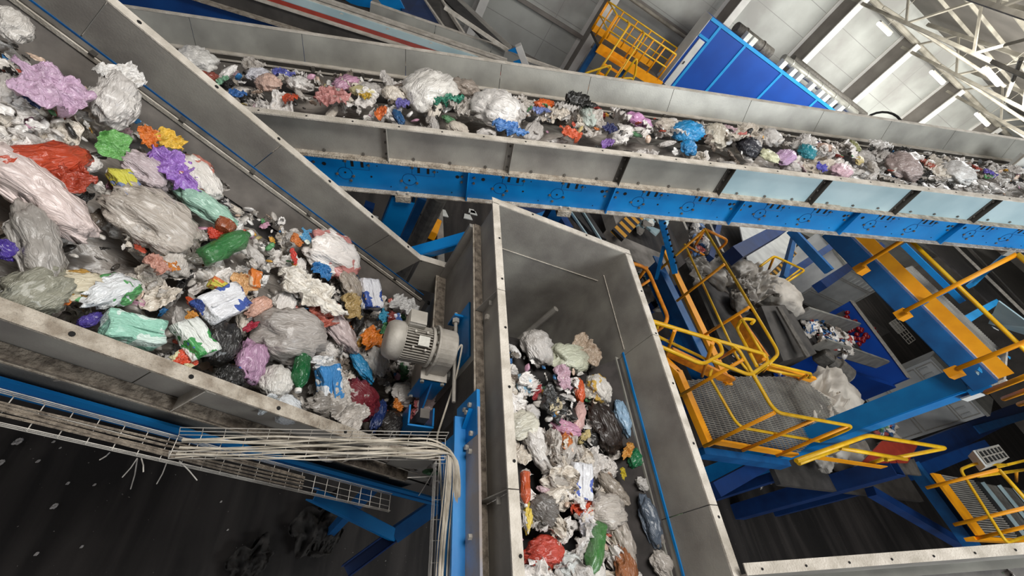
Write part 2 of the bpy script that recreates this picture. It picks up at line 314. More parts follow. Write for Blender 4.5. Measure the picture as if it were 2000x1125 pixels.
# ---- conveyor A (left)
cA = thing('belt_conveyor', 'wide grey steel conveyor descending from top left to the gearmotor, heaped with waste', 'conveyor', (-1.5, 2, 4.5))
A0, A1 = -3.7, 0.0
seams = [-3.65, -2.57, -1.495, -.41, .0]
for i in range(len(seams)-1):
    a, b = seams[i]+.003, seams[i+1]-.003
    MB().box(a, b, 2.86, 2.875, -.34, -.004, FA).build('side_panel', 'galvd', cA)
    MB().box(a, b, 1.055, 1.07, -.33, -.004, FA).build('side_panel', 'galvd', cA)
MB().box(A0, .02, 2.86, 2.925, -.006, .006, FA).build('far_rim', 'dustr', cA)
near = MB().box(A0, .02, .998, 1.07, -.006, .008, FA); near.build('near_rim', 'dust', cA)
def many(name, mbs, m, parent, **k): return [b.build(name, m, parent, **k) for b in mbs]
for k in range(8):
    a = -3.3+k*.45; hb = MB(); hole(hb, FA, a-.03, 2.893, .007); hb.build('rim_hole', 'black', cA); hb = MB(); hole(hb, FA, a+.12, 1.03, .009, .011); hb.build('rim_hole', 'black', cA)
MB().box(A0, .4, .985, 1.055, -.335, -.322, FA).build('ledge', 'dust', cA)
MB().box(A0, .4, .99, 1.052, -.322, -.30, FA).build('dust_heap', 'dustd', cA)
lw = MB().box(A0, .7, 1.06, 1.075, -.66, -.335, FA); lw.build('lower_panel', 'galvd', cA)
MB().box(A0, .8, 1.05, 1.06, -.44, -.43, FA).build('panel_seam', 'black', cA)
for i, a in enumerate([-2.35, -1.29, -.21]):
    b = MB(); b.prism([FA(a, 1.055, -.012), FA(a, 1.0, -.012), FA(a, 1.0, -.32), FA(a, 1.055, -.32)], FA.d*.006); b.prism([FA(a, 1.055, -.02), FA(a, 1.0, -.02), FA(a+.05, 1.0, -.02), FA(a+.05, 1.055, -.02)], FA.n*.004)
    b.prism([FA(a, 1.055, -.012), FA(a, 1.0, -.02), FA(a, .985, -.322), FA(a, 1.055, -.322)], FA.d*.005); b.build('rib', 'dustr', cA)
for i, a in enumerate([-1.72, -.66, .4]):
    b = MB(); b.prism([FA(a, 1.06, -.34), FA(a, .99, -.34), FA(a, 1.04, -.5), FA(a, 1.06, -.5)], FA.d*.006); b.build('rib', 'dustr', cA)
MB().box(A0, 1.3, .995, 1.01, -.69, -.53, FA).build('frame_beam', 'blue', cA); MB().box(A0, 1.3, .995, 1.07, -.70, -.69, FA).build('beam_flange', 'blued', cA); MB().box(A0, 1.3, .99, .996, -.62, -.60, FA).build('beam_groove', 'blued', cA)
MB().box(A0, .3, 2.815, 2.86, -.345, -.335, FA).build('skirt_rail', 'castd', cA)
MB().box(A0, .42, 2.855, 2.861, -.334, -.322, FA).build('blue_edge', 'blued', cA)
MB().box(A0, .42, 2.805, 2.815, -.375, -.345, FA).build('skirt_rail', 'dustr', cA)
sk = MB().quad([FA(A0, 2.835, -.37), FA(.5, 2.835, -.37), FA(.5, 2.63, -.515), FA(A0, 2.63, -.515)], .008); sk.build('rubber_skirt', 'beltd', cA)
sk = MB().quad([FA(A0, 1.08, -.33), FA(.5, 1.08, -.33), FA(.5, 1.25, -.515), FA(A0, 1.25, -.515)], .008); sk.build('rubber_skirt', 'beltd', cA)
for k in range(9): MB().box(-3.5+k*.5, -3.47+k*.5, 2.80, 2.84, -.345, -.33, FA).build('rail_clip', 'dark', cA)
bl = MB()
pr_ = [(1.1, -.5), (1.5, -.60), (2.4, -.60), (2.75, -.5)]
for (y0, n0), (y1, n1) in zip(pr_[:-1], pr_[1:]): bl.prism([FA(A0, y0, n0), FA(A0, y1, n1), FA(A0, y1, n1-.02), FA(A0, y0, n0-.02)], FA.d*(.55-A0))
bl.build('belt', 'belt', cA)
# flat end section that meets the chute
zE = FA(0, 0, 0).z
e = MB(); e.box(.772, 1.10, 2.86, 2.875, zE-.42, zE); e.build('end_panel', 'galvd', cA)
MB().box(.772, 1.11, 2.86, 2.93, zE-.004, zE+.008).build('end_rim', 'dustr', cA)
MB().box(.772, 1.08, 1.0, 1.07, zE-.004, zE+.01).build('end_rim', 'dust', cA)
MB().box(.772, 1.08, 1.055, 1.07, zE-.4, zE).build('end_panel', 'galvd', cA)
for (p, q, s_) in [(FA(-1.2, 1.2, -.95), FA(-1.2, 2.7, -.95), .1), (FA(-2.6, 1.2, -.95), FA(-2.6, 2.7, -.95), .1), (FA(.2, 1.2, -.95), FA(.2, 2.7, -.95), .1)]:
    MB().beam(p, q, s_, s_).build('cross_beam', 'blued', cA)
for x in (-1.9, .35):
    for y in (2.75,):
        zt_ = 4.583-(x-.772)*math.tan(aA)-.95; MB().chan((x, y, 0), (x, y, zt_), .16, .16, (0, 1, 0), .008).build('leg', 'blued', cA)
# ---- conveyor B (long upper one)
cB = thing('belt_conveyor', 'long grey and blue belt conveyor across the upper half, heaped with waste', 'conveyor', (4, 4, 5.5))
B0, B1 = -6.6, 6.2
rb = [-6.66+1.064*k for k in range(13)]
rb = [-2.38+1.064*k for k in range(-4, 9)]
for i in range(len(rb)-1):
    a, b = rb[i]+.003, rb[i+1]-.003
    MB().box(a, b, 3.3, 3.312, -.325, -.004, FB).build('side_panel', 'galvd' if i < 5 else ('galv' if i == 5 else 'galvb'), cB)  # right-end panels paler and bluer: reflected cool light put into the steel colour
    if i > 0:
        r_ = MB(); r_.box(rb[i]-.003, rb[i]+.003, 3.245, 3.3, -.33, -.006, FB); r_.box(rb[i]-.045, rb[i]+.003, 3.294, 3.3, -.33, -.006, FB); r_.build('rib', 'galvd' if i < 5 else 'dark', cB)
fs = [-2.41+1.036*k for k in range(-4, 9)]
for i in range(len(fs)-1):
    MB().quad([FB(fs[i]+.003, 4.87, 0), FB(fs[i+1]-.003, 4.87, 0), FB(fs[i+1]-.003, 4.80, -.25), FB(fs[i]+.003, 4.80, -.25)], .01).build('side_panel', 'galv', cB)
MB().box(B0, B1, 4.865, 4.91, -.002, .01, FB).build('far_rim', 'dustr', cB)
MB().box(B0, B1, 3.245, 3.315, -.004, .008, FB).build('near_rim', 'dustr', cB)
MB().box(B0, B1, 3.235, 3.315, -.335, -.325, FB).build('ledge', 'dust', cB)
MB().box(B0, 1.2, 3.245, 3.31, -.325, -.313, FB).build('dust_heap', 'dust', cB)
MB().box(B0, B1, 3.29, 3.302, -.655, -.335, FB).build('frame_beam', 'blue', cB)
MB().box(B0, B1, 3.235, 3.302, -.665, -.655, FB).build('frame_flange', 'dust', cB)
cj = [-2.74-1.4, -2.74, -1.33, .06, 1.45, 2.85, 4.2]
for a in cj: (MB().box(a-.006, a+.006, 3.235, 3.29, -.655, -.336, FB)).build('beam_stiffener', 'blue', cB)
HP = []; BP = []; Yn = FB.y*-1
def sd(a, n, r, t=.003, k=10): HP.append(MB().disc(FB(a, 3.289, n), Yn, r, k, t))
for j in range(len(cj)-1):
    a0 = cj[j]; L_ = cj[j+1]-a0
    for (f, n, r) in [(.1, -.43, .017), (.93, -.43, .017), (.22, -.5, .009), (.62, -.52, .009), (.38, -.52, .009), (.42, -.4, .005), (.8, -.4, .005), (.5, -.61, .005), (.9, -.61, .005)]: sd(a0+L_*f, n, r)
    for f in (.27, .33, .68, .74): HP.append(MB().box(a0+L_*f-.011, a0+L_*f+.011, 3.286, 3.29, -.43, -.375, FB))
    for (f, n) in [(.04, -.42), (.04, -.48), (.96, -.42), (.96, -.48), (.17, -.52), (.27, -.53), (.57, -.53), (.67, -.54), (.25, -.58), (.6, -.6), (.23, -.38), (.37, -.40), (.64, -.38), (.78, -.40)]: BP.append(MB().disc(FB(a0+L_*f, 3.284, n), Yn, .012, 6, .006))
    for f in (.22, .62):        # scribed circles
        c = [FB(a0+L_*f+.062*math.cos(t), 3.288, -.51+.062*math.sin(t)) for t in [k*PI/11 for k in range(22)]]
        MB().tube(c, .0018, 4, False).build('scribed_mark', 'navyd', cB)
    for f in (.3, .71): MB().tube([FB(a0+L_*f+dx, 3.288, n) for dx, n in [(-.1, -.38), (-.1, -.455), (.1, -.455), (.1, -.38)]], .0015, 4, False).build('scribed_mark', 'navyd', cB)
many('beam_hole', HP, 'black', cB); many('beam_bolt', BP, 'castd', cB)
WB = []; RH = []
for i in range(len(rb)-1):
    for f in (.2, .5, .8): WB.append(MB().disc(FB(rb[i]+1.064*f, 3.296, -.295), Yn, .012, 6, .008))
    for n in (-.06, -.16, -.27): WB.append(MB().disc(FB(rb[i]-.022, 3.29, n), Yn, .01, 6, .006))
    for f in (.1, .45, .8): RH.append(MB().disc(FB(rb[i]+f, 3.275, .009), FB.n, .008, 8, .002))
many('wall_bolt', WB, 'castd', cB); many('rim_hole', RH, 'black', cB)
MB().box(B0, B1, 4.74, 4.80, -.262, -.25, FB).build('skirt_rail', 'dustr', cB)
MB().box(B0, B1, 4.73, 4.765, -.30, -.262, FB).build('skirt_channel', 'dark', cB)
MB().box(B0, B1, 4.71, 4.775, -.312, -.30, FB).build('skirt_rail', 'dustr', cB)
MB().quad([FB(B0, 4.76, -.31), FB(B1, 4.76, -.31), FB(B1, 4.55, -.42), FB(B0, 4.55, -.42)], .008).build('rubber_skirt', 'beltd', cB)
for k in range(26): MB().box(B0+.2+k*.5, B0+.23+k*.5, 4.70, 4.77, -.3, -.255, FB).build('rail_clip', 'castd', cB)
bl = MB()
for (y0, n0), (y1, n1) in zip([(3.32, -.33), (3.7, -.45), (4.3, -.45)], [(3.7, -.45), (4.3, -.45), (4.72, -.38)]): bl.prism([FB(B0, y0, n0), FB(B0, y1, n1), FB(B0, y1, n1-.015), FB(B0, y0, n0-.015)], FB.d*(B1-B0))
bl.build('belt', 'belt', cB)
MB().box(B0, B1, 4.80, 4.81, -.66, -.25, FB).build('frame_beam', 'blue', cB)
MB().box(B0, B1, 3.31, 4.8, -.66, -.65, FB).build('belly_plate', 'dark', cB)
for k, (pxy, n_) in enumerate([((788, 378), 0), ((1103, 404), 1), ((1972, 486), 2)]):
    p = at(*pxy, Y=3.27); a = (p-FB.o).dot(FB.d)
    MB().box(a-.07, a+.07, 3.22, 3.34, -.73, -.665, FB).build('clamp_bracket', 'dust' if k < 2 else 'galv', cB)
    g = MB()
    for s_ in (-.045, .045): g.tube([FB(a+s_, 3.25, -.665), FB(a+s_, 3.25, -.63)], .014, 6)
    g.build('clamp_bolts', 'dustr' if k < 2 else 'galv', cB)
    top = FB(a, 3.3, -.73)
    if k == 0: MB().chan((top.x, 3.34, 0), (top.x, 3.34, top.z), .16, .2, (1, 0, 0), .008, -1).build('leg', 'blue', cB)
    if k == 1: MB().chan((top.x+1.2, 4.6, 0), (top.x, 3.45, top.z), .12, .14, (1, 0, 0), .008, -1).build('leg', 'blued', cB)
# ================================================================ transfer chute
def many(name, mbs, m, parent, **k):
    return [b.build(name, m, parent, **k) for b in mbs]
ch = thing('transfer_chute', 'tall open topped grey steel chute box with pale drilled rim in the middle', 'chute', (1.9, 1, 4))
YF, Y0 = 2.88, -1.4
ys = [Y0, .58, 1.9, YF]
for i in range(3):
    a, b = ys[i]+.003, ys[i+1]-.003
    MB().box(a, b, 2.575, 2.587, -2.2 if i == 2 else -1.3, -.002, FC).build('side_panel', 'galvd', ch)
    MB().box(a, b, 1.125, 1.135, -.30, -.002, FC).build('side_panel', 'galvd', ch)
    MB().box(a, b, 1.095, 1.158, -.002, .01, FC).build('rim', 'dustr', ch); MB().box(a, b, 2.575, 2.648, -.002, .01, FC).build('rim', 'dustr', ch)
MB().box(1.13, 2.587, YF-.01, YF, 3.0, 5.5).build('end_panel', 'galvd', ch)
MB().box(1.13, 2.575, YF-.016, YF-.01, 5.05, 5.054).build('panel_seam', 'dustr', ch)
MB().box(1.095, 2.648, YF-.01, YF+.06, 5.5, 5.51).build('rim', 'dustr', ch)
MB().box(1.95, YF-.02, 2.57, 2.575, -.345, -.34, FC).build('panel_seam', 'dustr', ch)
hs = [MB() for k in range(17)]
for k in range(9): hole(hs[k], FC, -1.0+k*.43, 1.14, .011, .009)
for k in range(8): hole(hs[9+k], FC, -.9+k*.47, 2.62, .011, .009)
hs.append(MB().disc((1.5, YF+.03, 5.511), (0, 0, 1), .009)); hs.append(MB().disc((2.1, YF+.03, 5.511), (0, 0, 1), .009))
many('rim_hole', hs, 'black', ch)
MB().box(Y0, YF, 1.05, 1.125, -.305, -.295, FC).build('ledge', 'dust', ch); MB().box(Y0, YF, 1.062, 1.118, -.295, -.285, FC).build('ledge_dust', 'dustd', ch)
for y in (.58, 1.9): MB().prism([(1.125, y, 5.49), (1.1, y, 5.49), (1.06, y, 5.22), (1.125, y, 5.22)], (0, .006, 0)).build('rib', 'galvd', ch); MB().box(1.1, 1.125, y-.04, y, 5.36, 5.37).build('rib_bracket', 'galvd', ch)
MB().box(1.09, 1.10, 1.45, YF, 3.2, 5.2).build('side_panel', 'galvd', ch)
MB().box(.985, 1.09, 1.9, YF-.02, 4.43, 4.445).build('ledge', 'dust', ch); MB().box(1.0, 1.085, 1.95, YF-.04, 4.445, 4.455).build('ledge_dust', 'dustd', ch)
MB().box(1.02, 1.09, 2.84, YF, 4.44, 5.2).build('end_flange', 'galvd', ch)
MB().box(1.06, 1.10, 1.2, 1.5, 4.35, 5.2).build('side_plate', 'dark', ch)
MB().box(1.085, 1.1, .95, 1.45, 4.55, 5.0).build('side_plate', 'hood', ch)
bs = [MB().disc((1.115, y, z), (-1, 0, 0), .022, 6, .012) for y, z in [(2.86, 5.14), (2.86, 4.7), (2.5, 5.1), (1.8, 5.3), (1.3, 4.9), (1.1, 4.75)]]
many('bolt', bs, 'dustr', ch)
solo('inner_pipe', MB().tube([at(1086, 603, Y=2.8), at(1004, 672, Y=2.72)], .035, 10), 'galvd', 'grey pipe crossing the dark back corner inside the chute', 'pipe')
# ---- conveyor C
cC = thing('belt_conveyor', 'black belt conveyor running inside the chute towards the viewer, over a head pulley', 'conveyor', (1.9, 0, 4.2))
pts = [(Y0, 4.80), (1.9, 4.84)] + [(1.9+.25*math.sin(t), 4.59+.25*math.cos(t)) for t in [k*PI/10 for k in range(1, 11)]] + [(Y0, 4.32)]
b = MB(); i0 = 0
for (y0, z0_), (y1, z1_) in zip(pts[:-1], pts[1:]):
    b.v += [V((1.22, y0, z0_)), V((2.42, y0, z0_)), V((2.42, y1, z1_)), V((1.22, y1, z1_))]; k = len(b.v)-4; b.f.append((k, k+1, k+2, k+3))
o = b.build('belt', 'belt', cC); md = o.modifiers.new('s', 'SOLIDIFY'); md.thickness = .012; md.offset = -1
MB().tube([(1.25, 1.9, 4.585), (2.4, 1.9, 4.585)], .232, 24).build('head_pulley', 'rub', cC); MB().tube([(.95, 1.9, 4.585), (2.55, 1.9, 4.585)], .03, 12).build('pulley_shaft', 'galv', cC)
MB().quad([(2.573, Y0, 5.07), (2.573, 1.9, 5.07), (2.36, 1.85, 4.86), (2.36, Y0, 4.84)], .008).build('rubber_skirt', 'rub', cC)
MB().box(2.54, 2.573, Y0, 1.92, 5.045, 5.062).build('skirt_rail', 'galv', cC); MB().box(2.566, 2.575, Y0, 1.93, 5.125, 5.143).build('blue_edge', 'blue', cC)
MB().quad([(1.14, Y0, 5.0), (1.14, 1.8, 5.0), (1.27, 1.8, 4.86), (1.27, Y0, 4.84)], .008).build('rubber_skirt', 'rub', cC)
MB().box(1.03, 1.045, Y0, 1.1, 5.12, 5.3).build('frame_plate', 'bluew', cC)
MB().box(.955, 1.045, Y0, 1.1, 5.10, 5.12).build('frame_flange', 'blue', cC)
MB().box(.965, .98, Y0, 1.0, 4.93, 5.10).build('frame_beam', 'blue', cC); MB().box(.945, 1.06, Y0, 1.0, 4.915, 4.93).build('frame_flange', 'blued', cC)
MB().box(1.028, 1.05, .93, 1.22, 4.97, 5.29).build('end_plate', 'blue', cC)
MB().prism([(1.0, .93, 5.0), (1.03, .93, 5.0), (1.03, 1.1, 5.22), (1.0, 1.1, 5.22)], (0, .012, .012)).build('gusset', 'blue', cC)
many('bolt', [MB().disc((1.022, y, z), (-1, 0, 0), .016, 6, .012) for y, z in [(1.15, 5.2), (1.12, 5.15), (1.15, 5.12), (.96, 5.22), (.9, 5.15), (.86, 5.2), (.42, 5.2)]], 'cast', cC)
# ---- conveyor F (bottom right)
aF = math.radians(26.0); oF = at(1455, 1112, Y=.22); FF = Fr((oF.x, 0, oF.z), (math.cos(aF), 0, math.sin(aF)), (0, 1, 0), (-math.sin(aF), 0, math.cos(aF)))
cF = thing('belt_conveyor', 'grey belt conveyor along the bottom right edge, climbing right from the chute rim', 'conveyor', (4, -.5, 5))
MB().box(.0, 4.2, .19, .25, -.005, .006, FF).build('rim', 'dustr', cF); 
for k in range(4): MB().box(k*1.06, k*1.06+1.055, .19, .2, -.36, -.005, FF).build('side_panel', 'galvd', cF)
MB().box(0, 4.2, -1.2, .19, -.5, -.48, FF).build('belt', 'belt', cF); MB().quad([FF(0, .19, -.36), FF(4.2, .19, -.36), FF(4.2, -.02, -.48), FF(0, -.02, -.48)], .01).build('rubber_skirt', 'beltd', cF)
MB().box(0, 4.2, .14, .19, -.3, -.285, FF).build('skirt_rail', 'galv', cF)
many('rim_hole', [MB().disc(FF(.1+k*.27, .215, .007), FF.n, .007, 8, .002) for k in range(10)], 'black', cF)
MB().box(0, 4.2, .2, .21, -.7, -.36, FF).build('frame_beam', 'blue', cF)
# ================================================================ gearmotor
g = thing('gearmotor', 'grey geared electric motor with finned body and blue torque bracket beside the chute', 'motor', (.8, 1.68, 4.4))
my, mz = 1.68, 4.94
def ring(x0, x1, r0, r1=None, k=28, y=my, z=mz): return MB().tube([(x0, y, z), (x1, y, z)], [r0, r1 or r0], k)
b = MB().tube([(.485, my, mz), (.49, my, mz), (.515, my, mz), (.54, my, mz), (.60, my, mz)], [.08, .118, .136, .142, .142], 28); b.build('fan_cowl', 'cast', g, smooth=True)
ring(.598, .602, .145).build('cowl_band', 'cast', g)
ring(.6, .80, .112).build('motor_body', 'castd', g, smooth=True)
fins = []
for k in range(40):
    t = 2*PI*k/40; u = V((0, math.cos(t), math.sin(t))); s_ = V((0, -math.sin(t), math.cos(t)))*.003; c = V((0, my, mz))
    fins.append(MB().prism([c+u*.11-s_+V((.605, 0, 0)), c+u*.136-s_+V((.605, 0, 0)), c+u*.136+s_+V((.605, 0, 0)), c+u*.11+s_+V((.605, 0, 0))], (.19, 0, 0)))
many('cooling_fin', fins, 'cast', g)
tb = MB().box(.60, .73, my+.05, my+.17, mz+.06, mz+.17); tb.build('terminal_box', 'cast', g, bevel=.012); MB().box(.605, .725, my+.055, my+.165, mz+.17, mz+.182).build('terminal_lid', 'cast', g)
un = V((0, -.35, .94)).normalized(); s_ = V((0, .94, .35)).normalized()
c = V((.73, my, mz))+un*.138; MB().prism([c-V((.04, 0, 0))-s_*.035, c+V((.04, 0, 0))-s_*.035, c+V((.04, 0, 0))+s_*.035, c-V((.04, 0, 0))+s_*.035], un*.008).build('name_plate', 'galv', g)
for (dx_, q) in [(-.05, .06), (.035, .065), (-.05, -.055), (.04, -.06)]:
    c = V((.71+dx_, my, mz))+un*.135+s_*q; MB().disc(c, un, .009, 8, .012).build('cast_boss', 'cast', g)
ring(.795, .815, .15).build('flange_ring', 'cast', g, smooth=False); ring(.815, .845, .118, .125).build('neck', 'cast', g, smooth=True)
def hull(x0, x1, c1, r1, c2, r2, m, name, bev=.012):
    ang = math.atan2(c2[1]-c1[1], c2[0]-c1[0]); pts = []
    for k in range(15): t = ang+PI/2+PI*k/14; pts.append((x0, c1[0]+r1*math.cos(t), c1[1]+r1*math.sin(t)))
    for k in range(15): t = ang-PI/2+PI*k/14; pts.append((x0, c2[0]+r2*math.cos(t), c2[1]+r2*math.sin(t)))
    return MB().prism(pts, (x1-x0, 0, 0)).build(name, m, g, bevel=bev)
hull(.84, .985, (my, mz+.01), .15, (my-.04, mz-.34), .12, 'cast', 'gear_case'); hull(.832, .852, (my, mz+.01), .165, (my-.04, mz-.34), .138, 'cast', 'case_flange', .004)
hull(.96, 1.03, (my, mz-.06), .07, (my-.02, mz-.3), .09, 'castd', 'output_housing'); 
MB().tube([(1.03, my-.02, mz-.33), (1.09, my-.02, mz-.33)], .05, 14).build('output_shaft', 'galv', g)
for k in range(10):
    t = 2*PI*k/10; MB().disc((.83, my+.138*math.cos(t), mz+.01+.138*math.sin(t)), (1, 0, 0), .01, 6, .006).build('bolt', 'galv', g)
MB().disc((.9, my-.125, mz+.02), (0, -1, 0), .012, 8, .014).build('oil_plug', 'castd', g); MB().tube([(.935, my-.05, mz-.02), (1.0, my-.06, mz-.02)], .016, 8).build('vent_plug', 'cast', g)
# blue torque bracket
MB().box(.80, 1.0, my-.20, my-.185, mz-.42, mz-.12).build('bracket_plate', 'blue', g); MB().box(.80, 1.0, my-.2, my-.05, mz-.13, mz-.115).build('bracket_shelf', 'cast', g)
MB().prism([(.895, my-.2, mz-.16), (.895, my-.2, mz-.42), (.895, my-.38, mz-.42)], (.012, 0, 0)).build('gusset', 'blued', g)
u_ = MB(); u_.box(.80, 1.0, my-.46, my-.445, mz-.52, mz-.34); u_.box(.80, .815, my-.445, my-.3, mz-.52, mz-.34); u_.box(.985, 1.0, my-.445, my-.3, mz-.52, mz-.34); u_.build('bracket_cradle', 'blue', g, bevel=.006)
MB().box(.86, .93, my-.43, my-.36, mz-.5, mz-.25).build('rubber_buffer', 'castd', g)
for p in [(.82, my-.205, mz-.14), (.975, my-.205, mz-.14), (.82, my-.205, mz-.4)]: MB().disc(p, (0, -1, 0), .016, 6, .012).build('bolt', 'galv', g)
cb = thing('pulley_bearing_mount', 'blue bearing plate with dusty threaded tensioning rod on the chute side', 'bearing', (1.08, 1.8, 4.8))
MB().box(1.075, 1.09, 1.6, 2.1, 4.84, 5.06).build('mounting_plate', 'blue', cb); MB().box(1.0, 1.08, 2.02, 2.04, 4.80, 4.95).build('end_lug', 'blue', cb)
MB().tube([(1.03, 1.3, 4.9), (1.03, 2.08, 4.9)], .014, 10).build('threaded_rod', 'cast', cb); MB().tube([(1.03, 1.98, 4.9), (1.03, 2.02, 4.9)], .03, 6).build('rod_nut', 'cast', cb)
MB().box(1.04, 1.09, 1.7, 2.0, 4.62, 4.84).build('bearing_housing', 'castd', cb, bevel=.02)
solo('motor_cable', MB().tube(rnd([(.98, 1.6, 4.98), (1.03, 1.72, 5.06), (1.04, 1.5, 4.92), (1.0, 1.25, 4.8), (.93, 1.05, 4.86), (.93, .93, 4.93), (.95, .5, 5.0)], .1), .007, 6), 'cable', 'thin pale cable looping from the gearmotor down to the cable bundle', 'cable')
# ================================================================ cable trays and cables
def tray(label, p, q, across, up, name='cable_tray', pitch=.1, w=.0022, nfl=4, tail=None):
    p, q, ac, up = V(p), V(q), V(across), V(up); d = q-p; L_ = d.length; b = MB()
    for j in range(nfl): b.tube([p+ac*(j/(nfl-1)), q+ac*(j/(nfl-1))], w, 5)
    for s in (0, 1):
        for h in (.5, 1): b.tube([p+ac*s+up*h, q+ac*s+up*h], w, 5)
    n = int(L_/pitch)
    for k in range(n+1):
        c = p+d*(k/n if n else 0); b.tube([c+up, c, c+ac, c+ac+up], w, 5)
    return solo(name, b, 'wire', label, 'cable tray')
T1a, T1b = V((-1.35, .78, 5.33)), V((.9, .8, 3.95))
tray('long wire mesh cable tray hanging below the left conveyor, sloping down right', T1a, T1b, (0, .12, 0), (0, 0, .045))
tray('pale wire mesh cable tray running level to the cable bend beside the gearmotor', (-.45, .8, 4.81), (.87, .8, 5.19), (0, .12, 0), (0, .02, .05))
tray('upright narrow wire mesh tray against the blue frame, holding the cable bundle', (.985, .86, 4.96), (.985, -.6, 4.98), (-.09, 0, -.02), (0, 0, .04))
random.seed(4)
for k in range(12):
    o1 = random.uniform(-.05, .05); h1 = random.uniform(0, .035); s1 = random.uniform(0, .05)
    pts = []
    for t in range(9):
        f = t/8; x = -.42+f*1.2; pts.append(V((x, .80+.1*((k*5 % 13)/13)+.012*math.sin(f*9+k), 4.83+f*.36*1.02+h1+.01*math.sin(f*7+k*2))))
    s1 = .012*((k*7) % 13)/1.5
    pts += [V((.88+s1*.6, .78+.05-s1*.3+.03, 5.2+h1*.5)), V((.90+s1, .68, 5.12+h1*.4)), V((.90+s1, .4, 5.05+h1+.01*math.sin(k))), V((.90+s1+.008*math.sin(k*3), .0, 5.04+h1)), V((.9+s1, -.6, 5.03+h1))]
    solo('cable', MB().tube(rnd(pts, .1, 4), .0036+.0008*(k % 3), 6), 'cable', 'dusty pale cable in the bundle bending down beside the gearmotor', 'cable', group='cables in the bundle by the chute')
for k in range(5):
    pts = [T1a.lerp(T1b, f)+V((0, .03+.015*k+.008*math.sin(f*8+k), .006+.01*(k % 2)+.005*math.sin(f*5+k))) for f in [j/10 for j in range(8)]]
    solo('cable', MB().tube(pts, .006, 6), 'dustd', 'dust covered dark cable lying in the long sloping cable tray', 'cable', group='cables in the sloping tray')
for k, (p, q) in enumerate([((268, 895), (239, 932)), ((268, 897), (255, 955)), ((276, 895), (280, 922)), ((325, 905), (306, 945)), ((350, 900), (385, 938)), ((214, 884), (195, 898)), ((855, 905), (818, 968)), ((852, 930), (796, 933))]):
    a = at(*p, Y=.8); b_ = at(*q, Y=.74); solo('cable_tie', MB().tube([a, a.lerp(b_, .5)+V((.004, 0, 0)), b_], .0028, 5), 'wire', ['cut cable tie tail sticking down from the sloping tray', 'cut cable tie tail sticking out at the corner of the upright tray'][k > 5], 'cable tie', group=['tie tails under the sloping tray', 'tie tails at the tray corner'][k > 5])
# supports under conveyor A seen in the dark
for j, (p, q, wd, m_, lab) in enumerate([
    ((.41, 1.1, 3.13), (1.35, .91, 2.5), .1, 'blue', 'blue diagonal brace below the left conveyor, running down right in the dark'),
    ((1.35, .91, 2.5), (1.85, 1.25, 2.7), .14, 'blued', 'short dark blue strut meeting the diagonal brace in the dark'),
    ((1.35, .91, 2.5), (.95, .62, 2.3), .12, 'navyd', 'dark blue strut dropping from the brace joint towards the bottom edge'),
    ((1.05, 1.35, .0), (1.05, 1.35, 3.9), .1, 'blued', 'narrow blue post standing in the dark behind the brace joint')]):
    solo('support_strut', MB().chan(p, q, wd, wd, (0, 1, .3), .006), m_, lab, 'strut')
# ================================================================ conveyor D and others behind B
aD = math.radians(9.5); oD = at(770, 84, Y=6.6); FD = Fr((oD.x, 0, oD.z), (math.cos(aD), 0, math.sin(aD)), (0, 1, 0), (-math.sin(aD), 0, math.cos(aD)))
def nD(px, py, Y, F=FD): return (at(px, py, Y=Y)-F.o).dot(F.n)
def aDx(px, py, Y, F=FD): return (at(px, py, Y=Y)-F.o).dot(F.d)
cD = thing('belt_conveyor', 'grey belt conveyor with a red strip, crossing behind the upper conveyor at top', 'conveyor', (1, 7, 3))
D0, D1 = -6, aDx(985, 100, 7.7)
n1 = nD(600, 57, 6.6)-.02
MB().box(D0, 2.2, 6.6, 6.62, n1, -.01, FD).build('side_panel', 'hood', cD); MB().box(D0, 2.2, 6.5, 6.62, n1-.02, n1, FD).build('ledge', 'dust', cD); MB().box(D0, 3, 6.56, 6.64, -.01, .01, FD).build('near_rim', 'dustr', cD)
MB().box(D0, 2.2, 6.58, 6.6, n1-.55, n1-.02, FD).build('frame_beam', 'navy', cD)
nr = nD(770, 74, 6.66); MB().quad([FD(D0, 6.64, 0), FD(3.2, 6.64, 0), FD(3.2, 6.68, nr), FD(D0, 6.68, nr)], .01).build('red_strip', 'red', cD)
npn = nD(770, 55, 6.85); MB().quad([FD(D0, 6.68, nr), FD(D1-.5, 6.68, nr), FD(D1-.5, 6.85, npn), FD(D0, 6.85, npn)], .012).build('inner_panel', 'galvb', cD)
MB().box(D0, D1, 6.82, 6.88, npn, npn+.015, FD).build('middle_rim', 'dustr', cD)
nra = nD(770, 47, 7.1)
for j, yy in enumerate((7.1, 7.2)): MB().box(D0, D1, yy, yy+.04, nra-.02+.0*j, nra, FD).build('skirt_rail', 'dustr', cD)
MB().box(D0, D1, 6.88, 7.7, nra-.15, nra-.13, FD).build('belt', 'belt', cD)
nb, nt = nD(770, 37, 7.6), nD(770, 21, 7.65)
xs = [aDx(724, 5, 7.65), aDx(852, 50, 7.65), aDx(962, 88, 7.65)]
for a, b in ((xs[0], xs[1]-.01), (xs[1], xs[2]-.01), (xs[2], D1)): MB().quad([FD(a, 7.6, nb-.1), FD(b, 7.6, nb-.1), FD(b, 7.65, nt), FD(a, 7.65, nt)], .012).build('side_panel', 'galv', cD)
MB().box(xs[0], D1, 7.63, 7.69, nt, nt+.015, FD).build('far_rim', 'dustr', cD)
many('bolt', [MB().disc(FD(-2.6+k*.62, 6.77, (nr+npn)/2), V((0, -.7, .7)), .03, 6, .012) for k in range(8)], 'galv', cD)
